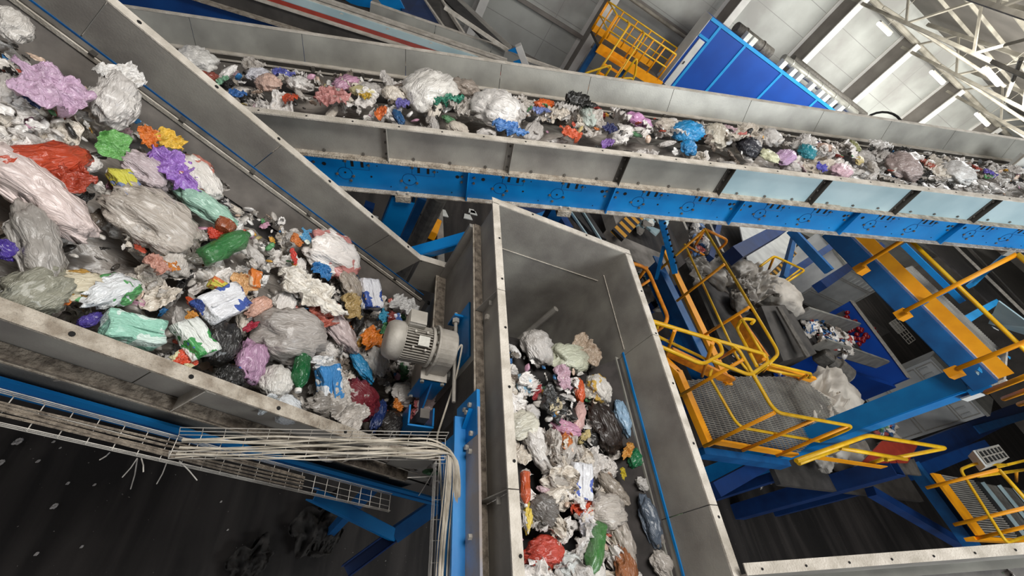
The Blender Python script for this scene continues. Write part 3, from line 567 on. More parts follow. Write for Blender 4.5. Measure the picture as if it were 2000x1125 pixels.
# blue head frame at the end of D
hf = thing('head_frame', 'small blue gusset frame with a pale upright ending the red striped conveyor', 'frame', tuple(at(1020, 125, Y=7.4)))
p = at(1012, 88, Y=7.4); q = at(1027, 128, Y=7.4); MB().beam(p, q+(q-p)*.6, .1, .12, (0, 1, 0)).build('upright', 'colw', hf)
MB().quad([at(992, 99, Y=7.35), at(1014, 90, Y=7.35), at(1019, 108, Y=7.35)], .02).build('gusset', 'blue', hf); MB().quad([at(1002, 121, Y=7.35), at(1020, 115, Y=7.35), at(1026, 127, Y=7.35), at(1010, 127, Y=7.35)], .02).build('gusset', 'blue', hf)
for p_, q_, lab in [((1020, 112), (1095, 138), 'thin pale rail running right from the blue head frame'), ((868, 14), (992, 98), 'thin pale rim rail slanting down to the blue head frame from top')]:
    solo('rail', MB().beam(at(*p_, Y=7.5), at(*q_, Y=7.5), .05, .05), 'dustr', lab, 'rail')
# conveyor E: going away along Y behind D
cE = thing('belt_conveyor', 'dark sided conveyor with scattered waste slanting down at the top behind the red striped one', 'conveyor', (4, 9, 3))
def slab(pxs, Y, t, m, name, par): return MB().quad([at(*p, Y=y_) for p, y_ in zip(pxs, Y)], t).build(name, m, par)
slab([(823, -12), (857, -12), (908, 72), (864, 52)], (10, 10, 8, 8), .03, 'hood', 'side_panel', cE)
slab([(770, -12), (823, -12), (864, 52), (790, 30)], (10.2, 10, 8, 8.2), .03, 'navyd', 'frame_panel', cE)
slab([(857, -12), (880, -12), (994, 96), (950, 82)], (10, 10.3, 8.2, 8.1), .03, 'belt', 'belt', cE)
slab([(880, -12), (898, -6), (1000, 90), (994, 96)], (10.3, 10.3, 8.3, 8.2), .03, 'galvd', 'side_panel', cE)
for p_, q_ in [((823, -8), (866, 54)), ((857, -8), (908, 70))]: MB().beam(at(*p_, Y=9.95), at(*q_, Y=7.95), .05, .05).build('rim', 'dustr', cE)
be = thing('steel_frame', 'dark blue steel frame and panels behind the top conveyor', 'frame', tuple(at(740, 10, Y=9)))
slab([(655, -12), (726, -12), (726, 16), (690, 10)], (8.6,)*4, .06, 'blue', 'frame_panel', be); slab([(730, -12), (775, -12), (795, 28), (745, 8)], (8.8,)*4, .06, 'blue', 'frame_panel', be)
slab([(245, -20), (560, -20), (630, 62), (300, 2)], (7.2,)*4, .1, 'blue', 'frame_panel', be)
# ================================================================ seen between the conveyors
fl = lambda x, y: at(x, y, Z=.01)
solo('floor_rail', MB().beam(at(857, 390, Z=.05), at(862, 560, Z=.05), .18, .1), 'galvd', 'long grey rail lying on the floor seen between the conveyors', 'rail')
jk = thing('hand_pump', 'small orange yellow jack lying on the floor beside the grey rail', 'jack', tuple(fl(842, 440)))
a, b_ = at(838, 458, Z=.2), at(847, 432, Z=.2)
MB().beam(a, b_, .38, .3).build('body', 'ora', jk, bevel=.03); MB().beam(b_, b_+(b_-a)*.45, .2, .2).build('handle_head', 'castd', jk); MB().tube([a+V((-.4, .3, -.1)), a+V((-.55, .9, -.1)), b_+V((-.3, .2, -.1))], .03, 6).build('hose', 'black', jk)
for k, (px, s_) in enumerate([((862, 417), .35), ((921, 414), .22), ((924, 417), .22), ((913, 425), .26), ((807, 470), .15), ((817, 472), .18)]):
    c = fl(*px); b = MB().prism([c+V((-s_*.5, -s_*.4, 0)), c+V((s_*.6, -s_*.2, 0)), c+V((s_*.3, s_*.5, 0)), c+V((-s_*.4, s_*.4, 0))], (0, 0, .03)); solo('paper_scrap', b, 'ac', 'small white scrap of paper on the dark floor left of the chute', 'scrap', group='paper scraps on the floor left of the chute')
p0_, p1_ = at(860, 500, Y=3.05), at(925, 462, Y=3.05)
db = p1_-p0_; solo('brace_beam', MB().chan(at(805, 497, Y=3.0), at(930, 462, Y=3.0), .09, .11, (0, 1, .4), .006), 'blue', 'slanting blue brace with dust on top between left conveyor and chute', 'beam')
solo('brace_dust', MB().beam(at(812, 489, Y=3.03), at(925, 457, Y=3.03), .09, .012), 'dustd', 'strip of dust lying along the top of the slanting blue brace', 'dust')
for j, (px, w_, m_, y_, lab) in enumerate([((858, 385), .26, 'castd', 5.4, 'grey blue round leaning post standing behind the blue leg'), ((826, 385), .16, 'blued', 5.0, 'dark blue post between the blue leg and the round post'), ((722, 400), .2, 'navy', 5.2, 'dark blue grooved upright at far left under the long conveyor')]):
    c = at(*px, Y=y_); solo('post', MB().tube([(c.x, c.y, 0), (c.x, c.y, c.z)], w_/2, 12 if j == 0 else 4), m_, lab, 'post')
solo('white_strip', MB().beam(at(733, 425, Z=2.2), at(733, 425, Z=2.2)+V((0, 0, -2.2)), .1, .1), 'colw', 'pale upright strip beside the dark blue grooved upright', 'strip')
# middle gap, right of the chute corner
gp = thing('concrete_block', 'big pale concrete block wall with a hazard striped edge on the floor', 'block', tuple(fl(1200, 450)))
c0, c1, c2, c3 = fl(1195, 475), fl(1185, 425), fl(1245, 415), fl(1240, 440)
MB().prism([at(1190, 470, Z=.5), at(1170, 405, Z=.5), at(1260, 405, Z=.5), at(1238, 430, Z=.5)], (0, 0, .5)).build('block', 'concrete', gp); MB().beam(at(1205, 460, Z=1.1), at(1247, 418, Z=1.1), .5, .12).build('hazard_edge', 'haz', gp)
solo('concrete_kerb', MB().prism([at(1172, 462, Z=.3), at(1300, 515, Z=.3), at(1290, 560, Z=.3), at(1160, 482, Z=.3)], (0, 0, .35)), 'concrete', 'long low rubble dusted concrete kerb behind the chute corner', 'kerb')
random.seed(9)
for k in range(38):
    px = (1240+random.gauss(0, 18), 440+random.gauss(0, 12)); c = fl(*px)+V((0, 0, .1+random.random()*.35)); s_ = .16+random.random()*.22
    b = MB(); b.prism([c+V((s_*math.cos(t), s_*math.sin(t)*.7, random.uniform(-.1, .1))) for t in [j*PI/2.5+random.random()*.4 for j in range(5)]], (random.uniform(-.05, .05), .03, .08))
    solo('plaster_lump', b, ['ac', 'concrete', 'galvb'][k % 3], 'pale lump in the white rubble heap beside the hazard striped edge', 'rubble', group='rubble heap on the floor')
solo('side_walkway_belt', MB().prism([at(1100, 410, Z=3.2), at(1138, 415, Z=3.2), at(1178, 475, Z=3.2), at(1145, 458, Z=3.2)], (0, 0, .12)), 'belt', 'narrow black belt between two thin bright edges right of the chute corner', 'belt')
for p_, q_, j in [((1112, 410), (1148, 462), 0), ((1136, 410), (1174, 470), 1)]: solo('edge_strip', MB().beam(at(*p_, Z=3.35), at(*q_, Z=3.35), .04, .04), 'galvb', 'thin bright metal edge on the %s side of the narrow black belt' % ['left', 'right'][j], 'edge')
for j, (p_, q_, z_, w_, m_) in enumerate([((985, 398), (1070, 430), 2.8, .3, 'navyd'), ((1045, 430), (1095, 412), 3.2, .16, 'blue'), ((1090, 420), (1108, 450), 2.6, .22, 'navy')]):
    solo('under_beam', MB().beam(at(*p_, Z=z_), at(*q_, Z=z_), w_, w_), m_, 'blue steel beam just behind the far chute rim, %s' % ['longest and darkest', 'bright short one', 'small upright looking one'][j], 'beam')
# ================================================================ platforms at lower right
PZ = 3.77
def grating(poly, z, par, name='grating', dx=.035, dy=.12, m='galvd', ang=0):
    # bars clipped to a polygon (list of xy)
    b = MB(); xs = [p[0] for p in poly]; ysl = [p[1] for p in poly]
    def spans(val, ax):
        r = []
        for i in range(len(poly)):
            p, q = poly[i], poly[(i+1) % len(poly)]
            if (p[ax]-val)*(q[ax]-val) < 0: t = (val-p[ax])/(q[ax]-p[ax]); r.append(p[1-ax]+t*(q[1-ax]-p[1-ax]))
        r.sort(); return [(r[i], r[i+1]) for i in range(0, len(r)-1, 2)]
    v = min(ysl)+.01
    while v < max(ysl):
        for a, c in spans(v, 1): b.box(a, c, v-.004, v+.004, z-.03, z)
        v += dx
    v = min(xs)+.01
    while v < max(xs):
        for a, c in spans(v, 0): b.box(v-.004, v+.004, a, c, z-.03, z-.004)
        v += dy
    return b.build(name, m, par)
def kick(pts, par, h=.14, m='ora', w=.012, name='kick_plate', zoff=0):
    for p, q in zip(pts[:-1], pts[1:]):
        p, q = V(p), V(q); MB().beam(p+V((0, 0, h/2+zoff)), q+V((0, 0, h/2+zoff)), w, h).build(name, m, par)
T = lambda x, y, h=1.1, z=PZ: at(x, y, Z=z+h)
# --- P: grated landing next to the chute
P = thing('grated_platform', 'grated steel landing with orange kick plates just right of the chute', 'platform', (6.5, 2.6, PZ))
k0, k1, k2, k3 = T(1343, 742, 0), T(1392, 866, 0), T(1556, 888, 0), T(1640, 800, 0)
gp_ = [(k0.x, k0.y), (k1.x, k1.y), (k2.x, k2.y), (k3.x+.3, k3.y), (T(1560, 735, 0).x, T(1560, 735, 0).y), (T(1430, 735, 0).x, T(1430, 735, 0).y)]
grating(gp_, PZ, P)
MB().beam(T(1327, 722, 0)+V((0, 0, -.05)), T(1390, 868, 0)+V((0, 0, -.05)), .13, .1).build('edge_beam', 'ora', P)
MB().beam(T(1300, 700, 0)+V((0, 0, -.05)), T(1330, 728, 0)+V((0, 0, -.05)), .12, .1).build('edge_beam', 'ora', P)
kick([T(1392, 866, 0), T(1545, 892, 0)], P, .13, w=.03)
MB().beam(T(1300, 690, 0)+V((0, 0, .06)), T(1421, 748, 0)+V((0, 0, .06)), .05, .2).build('kick_plate', 'orad', P)
MB().beam(T(1312, 735, 0)+V((-.12, 0, -.25)), T(1375, 875, 0)+V((-.12, 0, -.25)), .1, .34).build('frame_beam', 'blue', P)
MB().beam(T(1392, 872, 0)+V((0, 0, -.25)), T(1560, 898, 0)+V((0, 0, -.25)), .1, .2).build('frame_beam', 'blued', P)
MB().beam(T(1425, 622, 0)+V((0, 0, .1)), T(1482, 706, 0)+V((0, 0, .1)), .06, .22).build('kick_plate', 'orad', P)
MB().beam(T(1490, 718, 0)+V((0, 0, .06)), T(1582, 744, 0)+V((0, 0, .06)), .06, .14).build('kick_plate', 'ora', P)
railing('railing', 'yellow railing around the grated landing, its rounded end nearest the blue column',
    [[T(1428, 672), T(1443, 683), T(1513, 805), T(1668, 833), T(1600, 862, .55)]],
    [[T(1390, 722, .55), T(1385, 735, .55), T(1442, 834, .55), T(1600, 862, .55)]],
    [(T(1327, 773, 0), T(1452, 702)), (T(1375, 872, 0), T(1513, 806)), (T(1450, 880, 0), T(1588, 820)), (T(1516, 890, 0), T(1655, 832))])
railing('railing', 'double looped yellow handrail between the chute rim and the grated landing',
    [[T(1245, 618), T(1405, 668), T(1412, 690), T(1372, 712), T(1288, 676)]], [[T(1285, 632), T(1280, 655, .8), T(1380, 702, .6)]],
    [(T(1296, 708, 0), T(1318, 645)), (T(1371, 735, .0), T(1392, 670))], rad=.12)
railing('railing', 'long straight yellow handrail crossing above the looped one from chute to gate',
    [[T(1250, 622), T(1495, 692), T(1500, 708), T(1465, 733), T(1390, 704)]], [], [(T(1405, 700, .3), T(1440, 680))], rad=.1)
railing('railing', 'small rounded yellow gate beside the dark hood',
    [[T(1478, 715), T(1438, 640, .9), T(1450, 622), T(1475, 625), T(1468, 632)]], [[T(1450, 625), T(1495, 700)]], [(T(1475, 712, 0), T(1492, 702))], rad=.1)
railing('railing', 'low yellow loop rail right of the grated landing near the grey motor',
    [[T(1488, 722, .5), T(1500, 710, .6), T(1585, 730, .6), T(1580, 738, .5)]], [[T(1500, 722, .3), T(1578, 738, .3)]], [(T(1490, 726, 0), T(1500, 715, .5)), (T(1560, 742, 0), T(1575, 733, .5))], rad=.1)
# --- bag walkway further up
Q = thing('walkway', 'blue walkway beam with an orange kick plate rising past the grey bags', 'walkway', (6.2, 4.5, PZ))
MB().beam(T(1298, 490, 0)+V((0, 0, .0)), T(1423, 752, 0)+V((0, 0, .0)), .16, .06).build('kick_plate', 'ora', Q)
MB().chan(T(1284, 500, 0)+V((0, 0, -.2)), T(1412, 760, 0)+V((0, 0, -.2)), .2, .34, (0, 0, 1), .01, -1).build('frame_beam', 'blued', Q)
railing('railing', 'yellow railing in front of the grey bulk bags with rounded lower end',
    [[T(1376, 447), T(1522, 690), T(1500, 712)]], [[T(1337, 477, .55), T(1440, 700, .55), T(1470, 735, .5), T(1500, 712)]],
    [(T(1290, 525, 0), T(1376, 449)), (T(1322, 588, 0), T(1415, 516)), (T(1375, 655, 0), T(1463, 600))])
railing('railing', 'short rusty yellow railing at the top end of the bag walkway',
    [[T(1376, 447), T(1424, 470), T(1400, 490, .8)]], [[T(1337, 477, .55), T(1375, 498, .55)]], [(T(1345, 500, .2), T(1376, 449))], m='orad')
blt = thing('sorting_belt', 'wide black flat belt under the grey bulk bags', 'belt', tuple(T(1430, 600, -.6)))
MB().prism([at(1335, 520, Z=3.2), at(1440, 500, Z=3.2), at(1560, 640, Z=3.2), at(1470, 735, Z=3.2), at(1395, 665, Z=3.2)], (0, 0, .06)).build('belt', 'belt', blt)
MB().beam(at(1335, 520, Z=3.2), at(1400, 668, Z=3.2), .1, .25).build('belt_frame', 'dark', blt)
# left corner rail near the chute and waste behind
railing('railing', 'angled yellow guard rail close to the upper right chute rim', [[T(1224, 511), T(1263, 522), T(1308, 628), T(1270, 655, .9)]], [[T(1237, 568, .6), T(1272, 545, .8)]], [(T(1235, 560, .3), T(1263, 523))], m='orad')
# --- R: upper walkway on the right
RZ = 6.25
Rt = thing('walkway', 'raised grated walkway with wide orange kick plate at the right edge', 'walkway', (6.6, 2.8, RZ))
e0, e1 = at(1640, 442, Z=RZ), at(1944, 742, Z=RZ)
ed = (e1-e0).normalized(); ex = V((0, 0, 1)).cross(ed)*-1; ex = -ex if ex.x < 0 else ex
MB().beam(e0+V((0, 0, .095)), e1+V((0, 0, .095)), .012, .19).build('kick_plate', 'ora', Rt)
MB().chan(e0-ex*.1+V((0, 0, -.1)), e1-ex*.1+V((0, 0, -.1)), .17, .24, (0, 0, 1), .01, 1).build('frame_beam', 'blued', Rt)
MB().prism([e0-ex*.02+V((0, 0, .03)), e1-ex*.02+V((0, 0, .03)), e1-ex*.0+V((0, 0, .03)), e0-ex*.0+V((0, 0, .03))], (0, 0, .008)).build('dust_strip', 'dustr', Rt)
g0 = e0.lerp(e1, .35); grating([((g0+ex*.15).x, (g0+ex*.15).y), ((e1+ex*.15).x, (e1+ex*.15).y), ((e1+ex*2.2).x, (e1+ex*2.2).y), ((g0+ex*2.2).x, (g0+ex*2.2).y)], RZ, Rt, dx=.032, dy=.14)
MB().beam(e1+V((0, -.04, 0)), e1+ex*2.2+V((0, -.04, 0)), .03, .14).build('end_plate', 'dustr', Rt)
MB().beam(e1+V((0, -.04, -.2)), e1+ex*2.2+V((0, -.04, -.2)), .08, .22).build('frame_beam', 'blue', Rt)
TR = lambda x, y, h=1.1: at(x, y, Z=RZ+h)
RB = [TR(1683, 518, 0), TR(1766, 608, 0), TR(1870, 720, 0)]; RB = [V((p.x, p.y, RZ)) for p in RB]; RB.insert(0, RB[0]*2-RB[1]); up1 = V((0, 0, 1.1))
RE = RB[3]+(RB[3]-RB[2])*.9
railing('railing', 'thick yellow railing standing along the raised walkway at the right edge', [[RB[1]*.0+RB[2]+up1, RE+up1]], [[RB[0]+up1/2, RE+up1/2]], [(p, p+up1) for p in RB[1:]], r=.026)
for k, (b0, b1) in enumerate([((1926, 766), (2030, 725)), ((1960, 779), (2060, 742)), ((1990, 790), (2090, 757))]):
    railing('railing_post', 'yellow railing post at the lower corner of the raised walkway', [], [], [(TR(*b0, 0), TR(*b1, .6))], r=.026, group='corner posts of the raised walkway', cat='post')
for k, b0 in enumerate([(1690, 523), (1772, 612), (1874, 725)]):
    c = TR(*b0, -.02); MB().box(c.x-.09, c.x+.05, c.y-.05, c.y+.05, c.z-.1, c.z+.02).build('post_foot', 'ora', Rt)
# machinery beyond the raised walkway
mm = thing('inclined_conveyor', 'dark sided inclined conveyor crossing behind the thick yellow railing at right', 'conveyor', tuple(TR(1930, 560, .2)))
for j, (p, m_, nme) in enumerate([([(1800, 470), (1880, 480), (2030, 640), (1990, 650)], 'belt', 'belt'), ([(1880, 470), (1960, 480), (2040, 560), (2040, 640)], 'hood', 'side_panel')]):
    MB().prism([TR(*q, -.4+.1*j) for q in p], (0, 0, .04)).build(nme, m_, mm)
MB().beam(TR(1855, 470, -.25), TR(2030, 640, -.25), .06, .08).build('edge_strip', 'dustr', mm)
MB().beam(TR(1765, 478, -.35), TR(1880, 590, -.35), .12, .12).build('frame_beam', 'blue', mm)
solo('support_strut', MB().beam(TR(1965, 495, .5), TR(1895, 558, .0), .09, .12), 'cyan', 'light blue strut leaning up to the clamp under the long conveyor at right', 'strut')
solo('blue_beam', MB().beam(TR(1800, 592, .05), TR(2010, 488, .9), .06, .1), 'blue', 'blue steel beam running just below the thickest yellow railing post', 'beam')
solo('blue_bracket', MB().beam(TR(1880, 628, -.1), TR(1945, 590, -.1), .12, .12), 'cyan', 'short light blue pipe bracket above the fine grating at right', 'bracket')
solo('sheet_panel', MB().prism([TR(1930, 632, .05), TR(1950, 588, .5), TR(2020, 640, .5), TR(2020, 660, .05)], (0, 0, .015)), 'galvb', 'plain pale grey sheet tilted beside the thick yellow railing', 'panel')
random.seed(21)
for k in range(14):
    c = TR(1935+random.gauss(0, 35), 690+random.gauss(0, 42), .03)
    if c.x < 6.9: c.x = 6.9+random.random()
    s_ = .04+.05*random.random(); b = MB().prism([c+V((s_*math.cos(t), s_*math.sin(t)*.6, random.uniform(0, .03))) for t in [j*PI/2+random.random()*.5 for j in range(4)]], (0, 0, .01))
    solo('litter_scrap', b, ['ac', 'galvb', 'cyan'][k % 3], 'pale scrap of film lying on the fine grating at the right edge', 'scrap', group='film scraps on the raised walkway')
# --- columns and beams
cl = thing('steel_column', 'big blue steel column holding the lower corner of the raised walkway', 'column', tuple(at(1890, 745, Z=6.0)*0+V((6.45, 1.72, 0))))
c = at(1885, 744, Z=5.95); MB().chan((c.x, c.y, 0), (c.x, c.y, 5.95), .3, .3, (1, 0, 0), .012, -1).build('column_web', 'blue', cl)
MB().box(c.x-.1, c.x+.1, c.y-.22, c.y-.2, 5.8, 6.0).build('paint_patch', 'white', cl)
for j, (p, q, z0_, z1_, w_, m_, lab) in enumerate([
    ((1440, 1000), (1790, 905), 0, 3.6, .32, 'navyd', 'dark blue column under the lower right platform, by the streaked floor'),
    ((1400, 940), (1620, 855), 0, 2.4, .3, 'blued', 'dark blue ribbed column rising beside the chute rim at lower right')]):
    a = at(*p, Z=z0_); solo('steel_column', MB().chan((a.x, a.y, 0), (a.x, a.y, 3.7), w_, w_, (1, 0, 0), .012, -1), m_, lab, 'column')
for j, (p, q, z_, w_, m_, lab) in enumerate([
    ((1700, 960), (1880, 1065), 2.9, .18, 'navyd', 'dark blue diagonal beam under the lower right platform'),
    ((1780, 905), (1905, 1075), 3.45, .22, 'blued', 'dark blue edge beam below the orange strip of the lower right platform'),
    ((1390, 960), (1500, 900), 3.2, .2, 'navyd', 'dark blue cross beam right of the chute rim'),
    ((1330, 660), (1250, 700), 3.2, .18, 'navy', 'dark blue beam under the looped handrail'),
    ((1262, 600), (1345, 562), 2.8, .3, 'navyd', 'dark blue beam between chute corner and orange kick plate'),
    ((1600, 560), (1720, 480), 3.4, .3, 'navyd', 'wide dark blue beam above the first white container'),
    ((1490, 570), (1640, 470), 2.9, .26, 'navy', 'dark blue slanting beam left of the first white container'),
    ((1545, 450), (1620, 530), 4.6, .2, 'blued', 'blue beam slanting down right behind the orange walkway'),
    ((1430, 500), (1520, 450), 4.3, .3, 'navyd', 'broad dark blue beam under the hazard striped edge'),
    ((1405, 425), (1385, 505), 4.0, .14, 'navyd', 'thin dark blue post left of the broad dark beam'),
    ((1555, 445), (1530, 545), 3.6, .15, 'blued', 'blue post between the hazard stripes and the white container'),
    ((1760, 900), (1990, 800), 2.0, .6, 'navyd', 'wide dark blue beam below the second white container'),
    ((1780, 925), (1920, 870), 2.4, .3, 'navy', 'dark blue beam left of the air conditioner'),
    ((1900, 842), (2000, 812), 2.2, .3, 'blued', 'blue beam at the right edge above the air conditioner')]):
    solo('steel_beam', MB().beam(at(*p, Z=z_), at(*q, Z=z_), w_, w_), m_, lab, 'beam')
bcol = thing('perforated_column', 'blue perforated post between the rubble and the small waste conveyor', 'post', tuple(at(1310, 500, Z=4.2)))
MB().beam(at(1292, 428, Z=4.6), at(1318, 530, Z=3.9), .16, .1).build('post_body', 'blue', bcol)
many('post_hole', [MB().disc(at(1299+k*3.1, 436+k*11, Z=4.66-.07*k), (0, 0, 1), .018, 8, .02) for k in range(8)], 'black', bcol)
solo('thin_strut', MB().beam(at(1297, 480, Z=4.2), at(1282, 545, Z=3.6), .06, .06), 'blue', 'thin blue strut left of the blue perforated post', 'strut')
# --- lower right platform
L = thing('grated_platform', 'lower right grated platform with narrow orange kick plate', 'platform', (12.4, 1.4, PZ))
a, b_ = T(1816, 925, 0), T(1905, 1046, 0); dd = (b_-a).normalized()
MB().prism([a, b_, b_+V((.35, 0, 0)), a+V((.35, 0, 0))], (0, 0, .05)).build('kick_plate', 'ora', L)
MB().prism([a+V((.35, .0, -.02)), b_+V((.35, 0, -.02)), b_+V((5, 0, -.02)), a+V((5, 0, -.02))], (0, 0, -.05)).build('deck', 'castd', L)
bars = []
for k in range(26):
    p = a.lerp(b_, k/25); bars.append(MB().beam(p+V((.4, 0, .0)), p+V((2.0, 0, .0)), .02, .04))
many('grating_bar', bars, 'galvd', L)
for k in range(3): p = a+V((2.4+k*.9, 0, .03)); MB().beam(p, p+(b_-a), .05, .06).build('roller_tube', 'galvb', L)
MB().beam(a+V((2.2, 0, .0)), a+V((2.2, 0, 0))+(b_-a), .25, .02).build('dark_gap', 'black', L)
MB().beam(b_+V((-.2, -.05, -.05)), b_+V((5, -.05, -.05)), .06, .15).build('edge_beam', 'ora', L)
railing('railing', 'yellow railing on the lower right platform with rounded upper corner', [[T(1951, 917), T(2030, 1005)]], [[T(1965, 908, .9), T(1905, 905, .7), T(1875, 917, .55), T(1890, 940, .55), T(1965, 1060, .55), T(2030, 1040, .55)]],
    [(T(1809, 953, 0), T(1951, 917)), (T(1863, 1025, 0), T(2010, 990)), (T(1905, 1052, 0), T(2040, 1020))], r=.03)
railing('railing', 'yellow rail running right from under the air conditioner', [[T(1910, 930, .6), T(2020, 915, .6)]], [[T(1950, 912, .8), T(2020, 895, .8)]], [(T(1985, 940, 0), T(1985, 920, .6))], r=.03)
acu = thing('air_conditioner', 'off white air conditioning unit with dark grille at the right edge', 'air conditioner', tuple(T(1945, 900, .2)))
A_, B_, C_, D_ = T(1900, 880, .9), T(1950, 868, .9), T(1968, 896, .9), T(1925, 912, .9)
vv = V((.9, .1, -.35)); MB().prism([A_, B_, C_, D_], vv).build('casing', 'ac', acu)
nn = (B_-A_).cross(D_-A_).normalized(); nn = nn if nn.dot(V((0, 0, H))-A_) > 0 else -nn
ins = lambda u, v_: A_+(B_-A_)*u+(D_-A_)*v_
MB().prism([ins(.07, .1), ins(.93, .1), ins(.93, .88), ins(.07, .88)], nn*.012).build('grille_back', 'black', acu)
for k in range(7): MB().beam(ins(.07+k*.143, .1)+nn*.02, ins(.07+k*.143, .88)+nn*.02, .018, .018).build('grille_bar', 'cast', acu)
for v_ in (.1, .49, .88): MB().beam(ins(.07, v_)+nn*.02, ins(.93, v_)+nn*.02, .022, .022).build('grille_bar', 'cast', acu)
# --- containers
def container(label, p, q, z0_, z1_, depth, m='white', ribs=9):
    p, q = V(p), V(q); d = (q-p); n_ = V((d.y, -d.x, 0)).normalized(); n_ = n_ if n_.dot(V((0, 0, H))-p) > 0 else -n_
    t = thing('container', label, 'container', (p.x, p.y, z0_)); P_ = lambda u, z, o=0: V((p.x+d.x*u, p.y+d.y*u, z))+n_*o
    MB().prism([P_(0, z0_), P_(1, z0_), P_(1, z0_, -depth), P_(0, z0_, -depth)], (0, 0, z1_-z0_)).build('body', m, t)
    h = z1_-z0_
    for (za, zb) in ((z0_+.08, z0_+.3*h), (z0_+.34*h, z1_-.25*h), (z1_-.22*h, z1_-.08)):
        k = MB(); 
        for e in ((P_(.05, za, .01), P_(.95, za, .01)), (P_(.95, za, .01), P_(.95, zb, .01)), (P_(.95, zb, .01), P_(.05, zb, .01)), (P_(.05, zb, .01), P_(.05, za, .01))): k.beam(e[0], e[1], .03, .03)
        k.build('panel_frame', 'cast', t)
    for k in range(ribs): MB().beam(P_(.1+.8*k/(ribs-1), z1_-.2*h, .03), P_(.1+.8*k/(ribs-1), z1_-.1*h, .03), .06, .05).build('rib', m, t)
    MB().prism([P_(-.02, z1_, .05), P_(1.02, z1_, .05), P_(1.02, z1_, -depth), P_(-.02, z1_, -depth)], (0, 0, .1)).build('roof', 'galv', t)
    return t
container('pale grey white container standing right of the bulk bags, below the long conveyor', (21.2, 12.3, 0), (24.6, 12.2, 0), 0, 2.7, 2.4)
container('second pale container, behind the big blue column', (22.9, 5.2, 0), (21.9, 7.4, 0), 0, 2.9, 2.4)
skip = thing('open_container', 'deep navy blue open container below the dark hooded conveyor outlet', 'container', (17.2, 7.6, 0))
for nme, bx in [('end_wall', (18.6, 18.75, 6.0, 9.4, 0, 2.7)), ('side_wall', (15.5, 18.75, 9.3, 9.45, 0, 1.5)), ('side_wall', (15.5, 18.75, 5.9, 6.05, 0, 2.2)), ('bottom', (15.5, 18.7, 6.0, 9.4, .1, .25))]: MB().box(*bx).build(nme, 'cabin', skip)
# --- G: hooded conveyor
G = thing('hooded_conveyor', 'dark grey hooded conveyor spilling mixed waste towards the navy container', 'conveyor', tuple(at(1560, 650, Z=2.9)))
gz = 3.2
h0, h1, h2, h3 = at(1487, 598, Z=gz+.5), at(1540, 596, Z=gz+.6), at(1595, 690, Z=gz+.4), at(1530, 705, Z=gz+.2)
MB().prism([h0, h1, h2, h3], (0, 0, -.9)).build('hood', 'hood', G)
MB().prism([at(1515, 600, Z=gz+.62), at(1522, 600, Z=gz+.62), at(1580, 697, Z=gz+.45), at(1572, 699, Z=gz+.45)], (0, 0, .04)).build('hood_ridge', 'castd', G)
s0, s1 = at(1560, 612, Z=gz+.3), at(1718, 712, Z=gz-.9); t0, t1 = at(1597, 690, Z=gz+.1), at(1722, 712, Z=gz-.95)
u0, u1 = at(1562, 612, Z=gz+.3), at(1665, 640, Z=gz-.3); l0, l1 = at(1600, 672, Z=gz+.1), at(1722, 712, Z=gz-.5)
MB().beam(u0, u1, .08, .45).build('side_wall', 'galvd', G); MB().beam(l0, l1, .08, .4).build('side_wall', 'galvd', G)
MB().prism([u0+V((0, 0, -.2)), u1+V((0, 0, -.2)), l1+V((0, 0, -.2)), l0+V((0, 0, -.2))], (0, 0, -.05)).build('belt', 'belt', G)
MB().beam(u0+V((0, 0, .25)), u1+V((0, 0, .25)), .06, .05).build('rim', 'galv', G); MB().beam(l0+V((0, 0, .22)), l1+V((0, 0, .22)), .06, .05).build('rim', 'galv', G)
gm = thing('gearmotor', 'small dark grey motor hanging below the hooded conveyor', 'motor', tuple(at(1640, 722, Z=gz-.3)))
a, b_ = at(1618, 705, Z=gz-.2), at(1652, 735, Z=gz-.2)
MB().tube([a, a.lerp(b_, .3), a.lerp(b_, .32), b_], [.22, .22, .28, .28], 16).build('motor_body', 'castd', gm); MB().tube([b_, b_+(b_-a)*.12], [.28, .2], 16).build('fan_cowl', 'cast', gm); MB().beam(a+V((-.3, .2, 0)), a, .4, .4).build('gear_case', 'castd', gm, bevel=.05)
random.seed(33)
for k in range(46):                        # red fruit like wrappers on the container edge
    f = random.random(); px = (1640+f*75+random.gauss(0, 5), (632 if f < .5 else 640)+random.gauss(0, 9)+(14 if f > .5 else -6))
    c = at(*px, Z=2.45); b = MB(); s_ = .09
    b.tube([c+V((0, 0, -s_)), c+V((0, 0, -s_*.6)), c, c+V((0, 0, s_*.6)), c+V((0, 0, s_))], [.02, s_*.8, s_, s_*.8, .02], 8)
    solo('red_ball', b, 'redb', 'shiny dark red ball in the cluster beside the hooded conveyor outlet', 'ball', group='red balls at the navy container', smooth=True)
solo('red_ball_tray', MB().prism([at(1625, 618, Z=2.25), at(1660, 600, Z=2.25), at(1735, 650, Z=2.25), at(1700, 668, Z=2.25)], (0, 0, .08)), 'hood', 'dark ledge that carries the dark red balls', 'ledge')
cg = thing('wire_cage', 'crushed wire cage with pale board in the navy container', 'cage', tuple(at(1750, 640, Z=2.0)))
cp, cq, cr_ = at(1738, 630, Z=2.7), at(1775, 672, Z=2.5), at(1752, 622, Z=2.8)
for k in range(7): MB().tube([cp.lerp(cq, k/6), cr_+(cq-cp)*(k/6)], .015, 5).build('wire', 'dustr', cg)
for k in range(4): MB().tube([cp.lerp(cr_, k/3), cp.lerp(cr_, k/3)+(cq-cp)], .015, 5).build('wire', 'dustr', cg)
MB().prism([cp, cp.lerp(cq, .5), cp.lerp(cq, .5)+(cr_-cp)*.8, cp+(cr_-cp)*.8], (0, 0, -.05)).build('board', 'cast', cg)
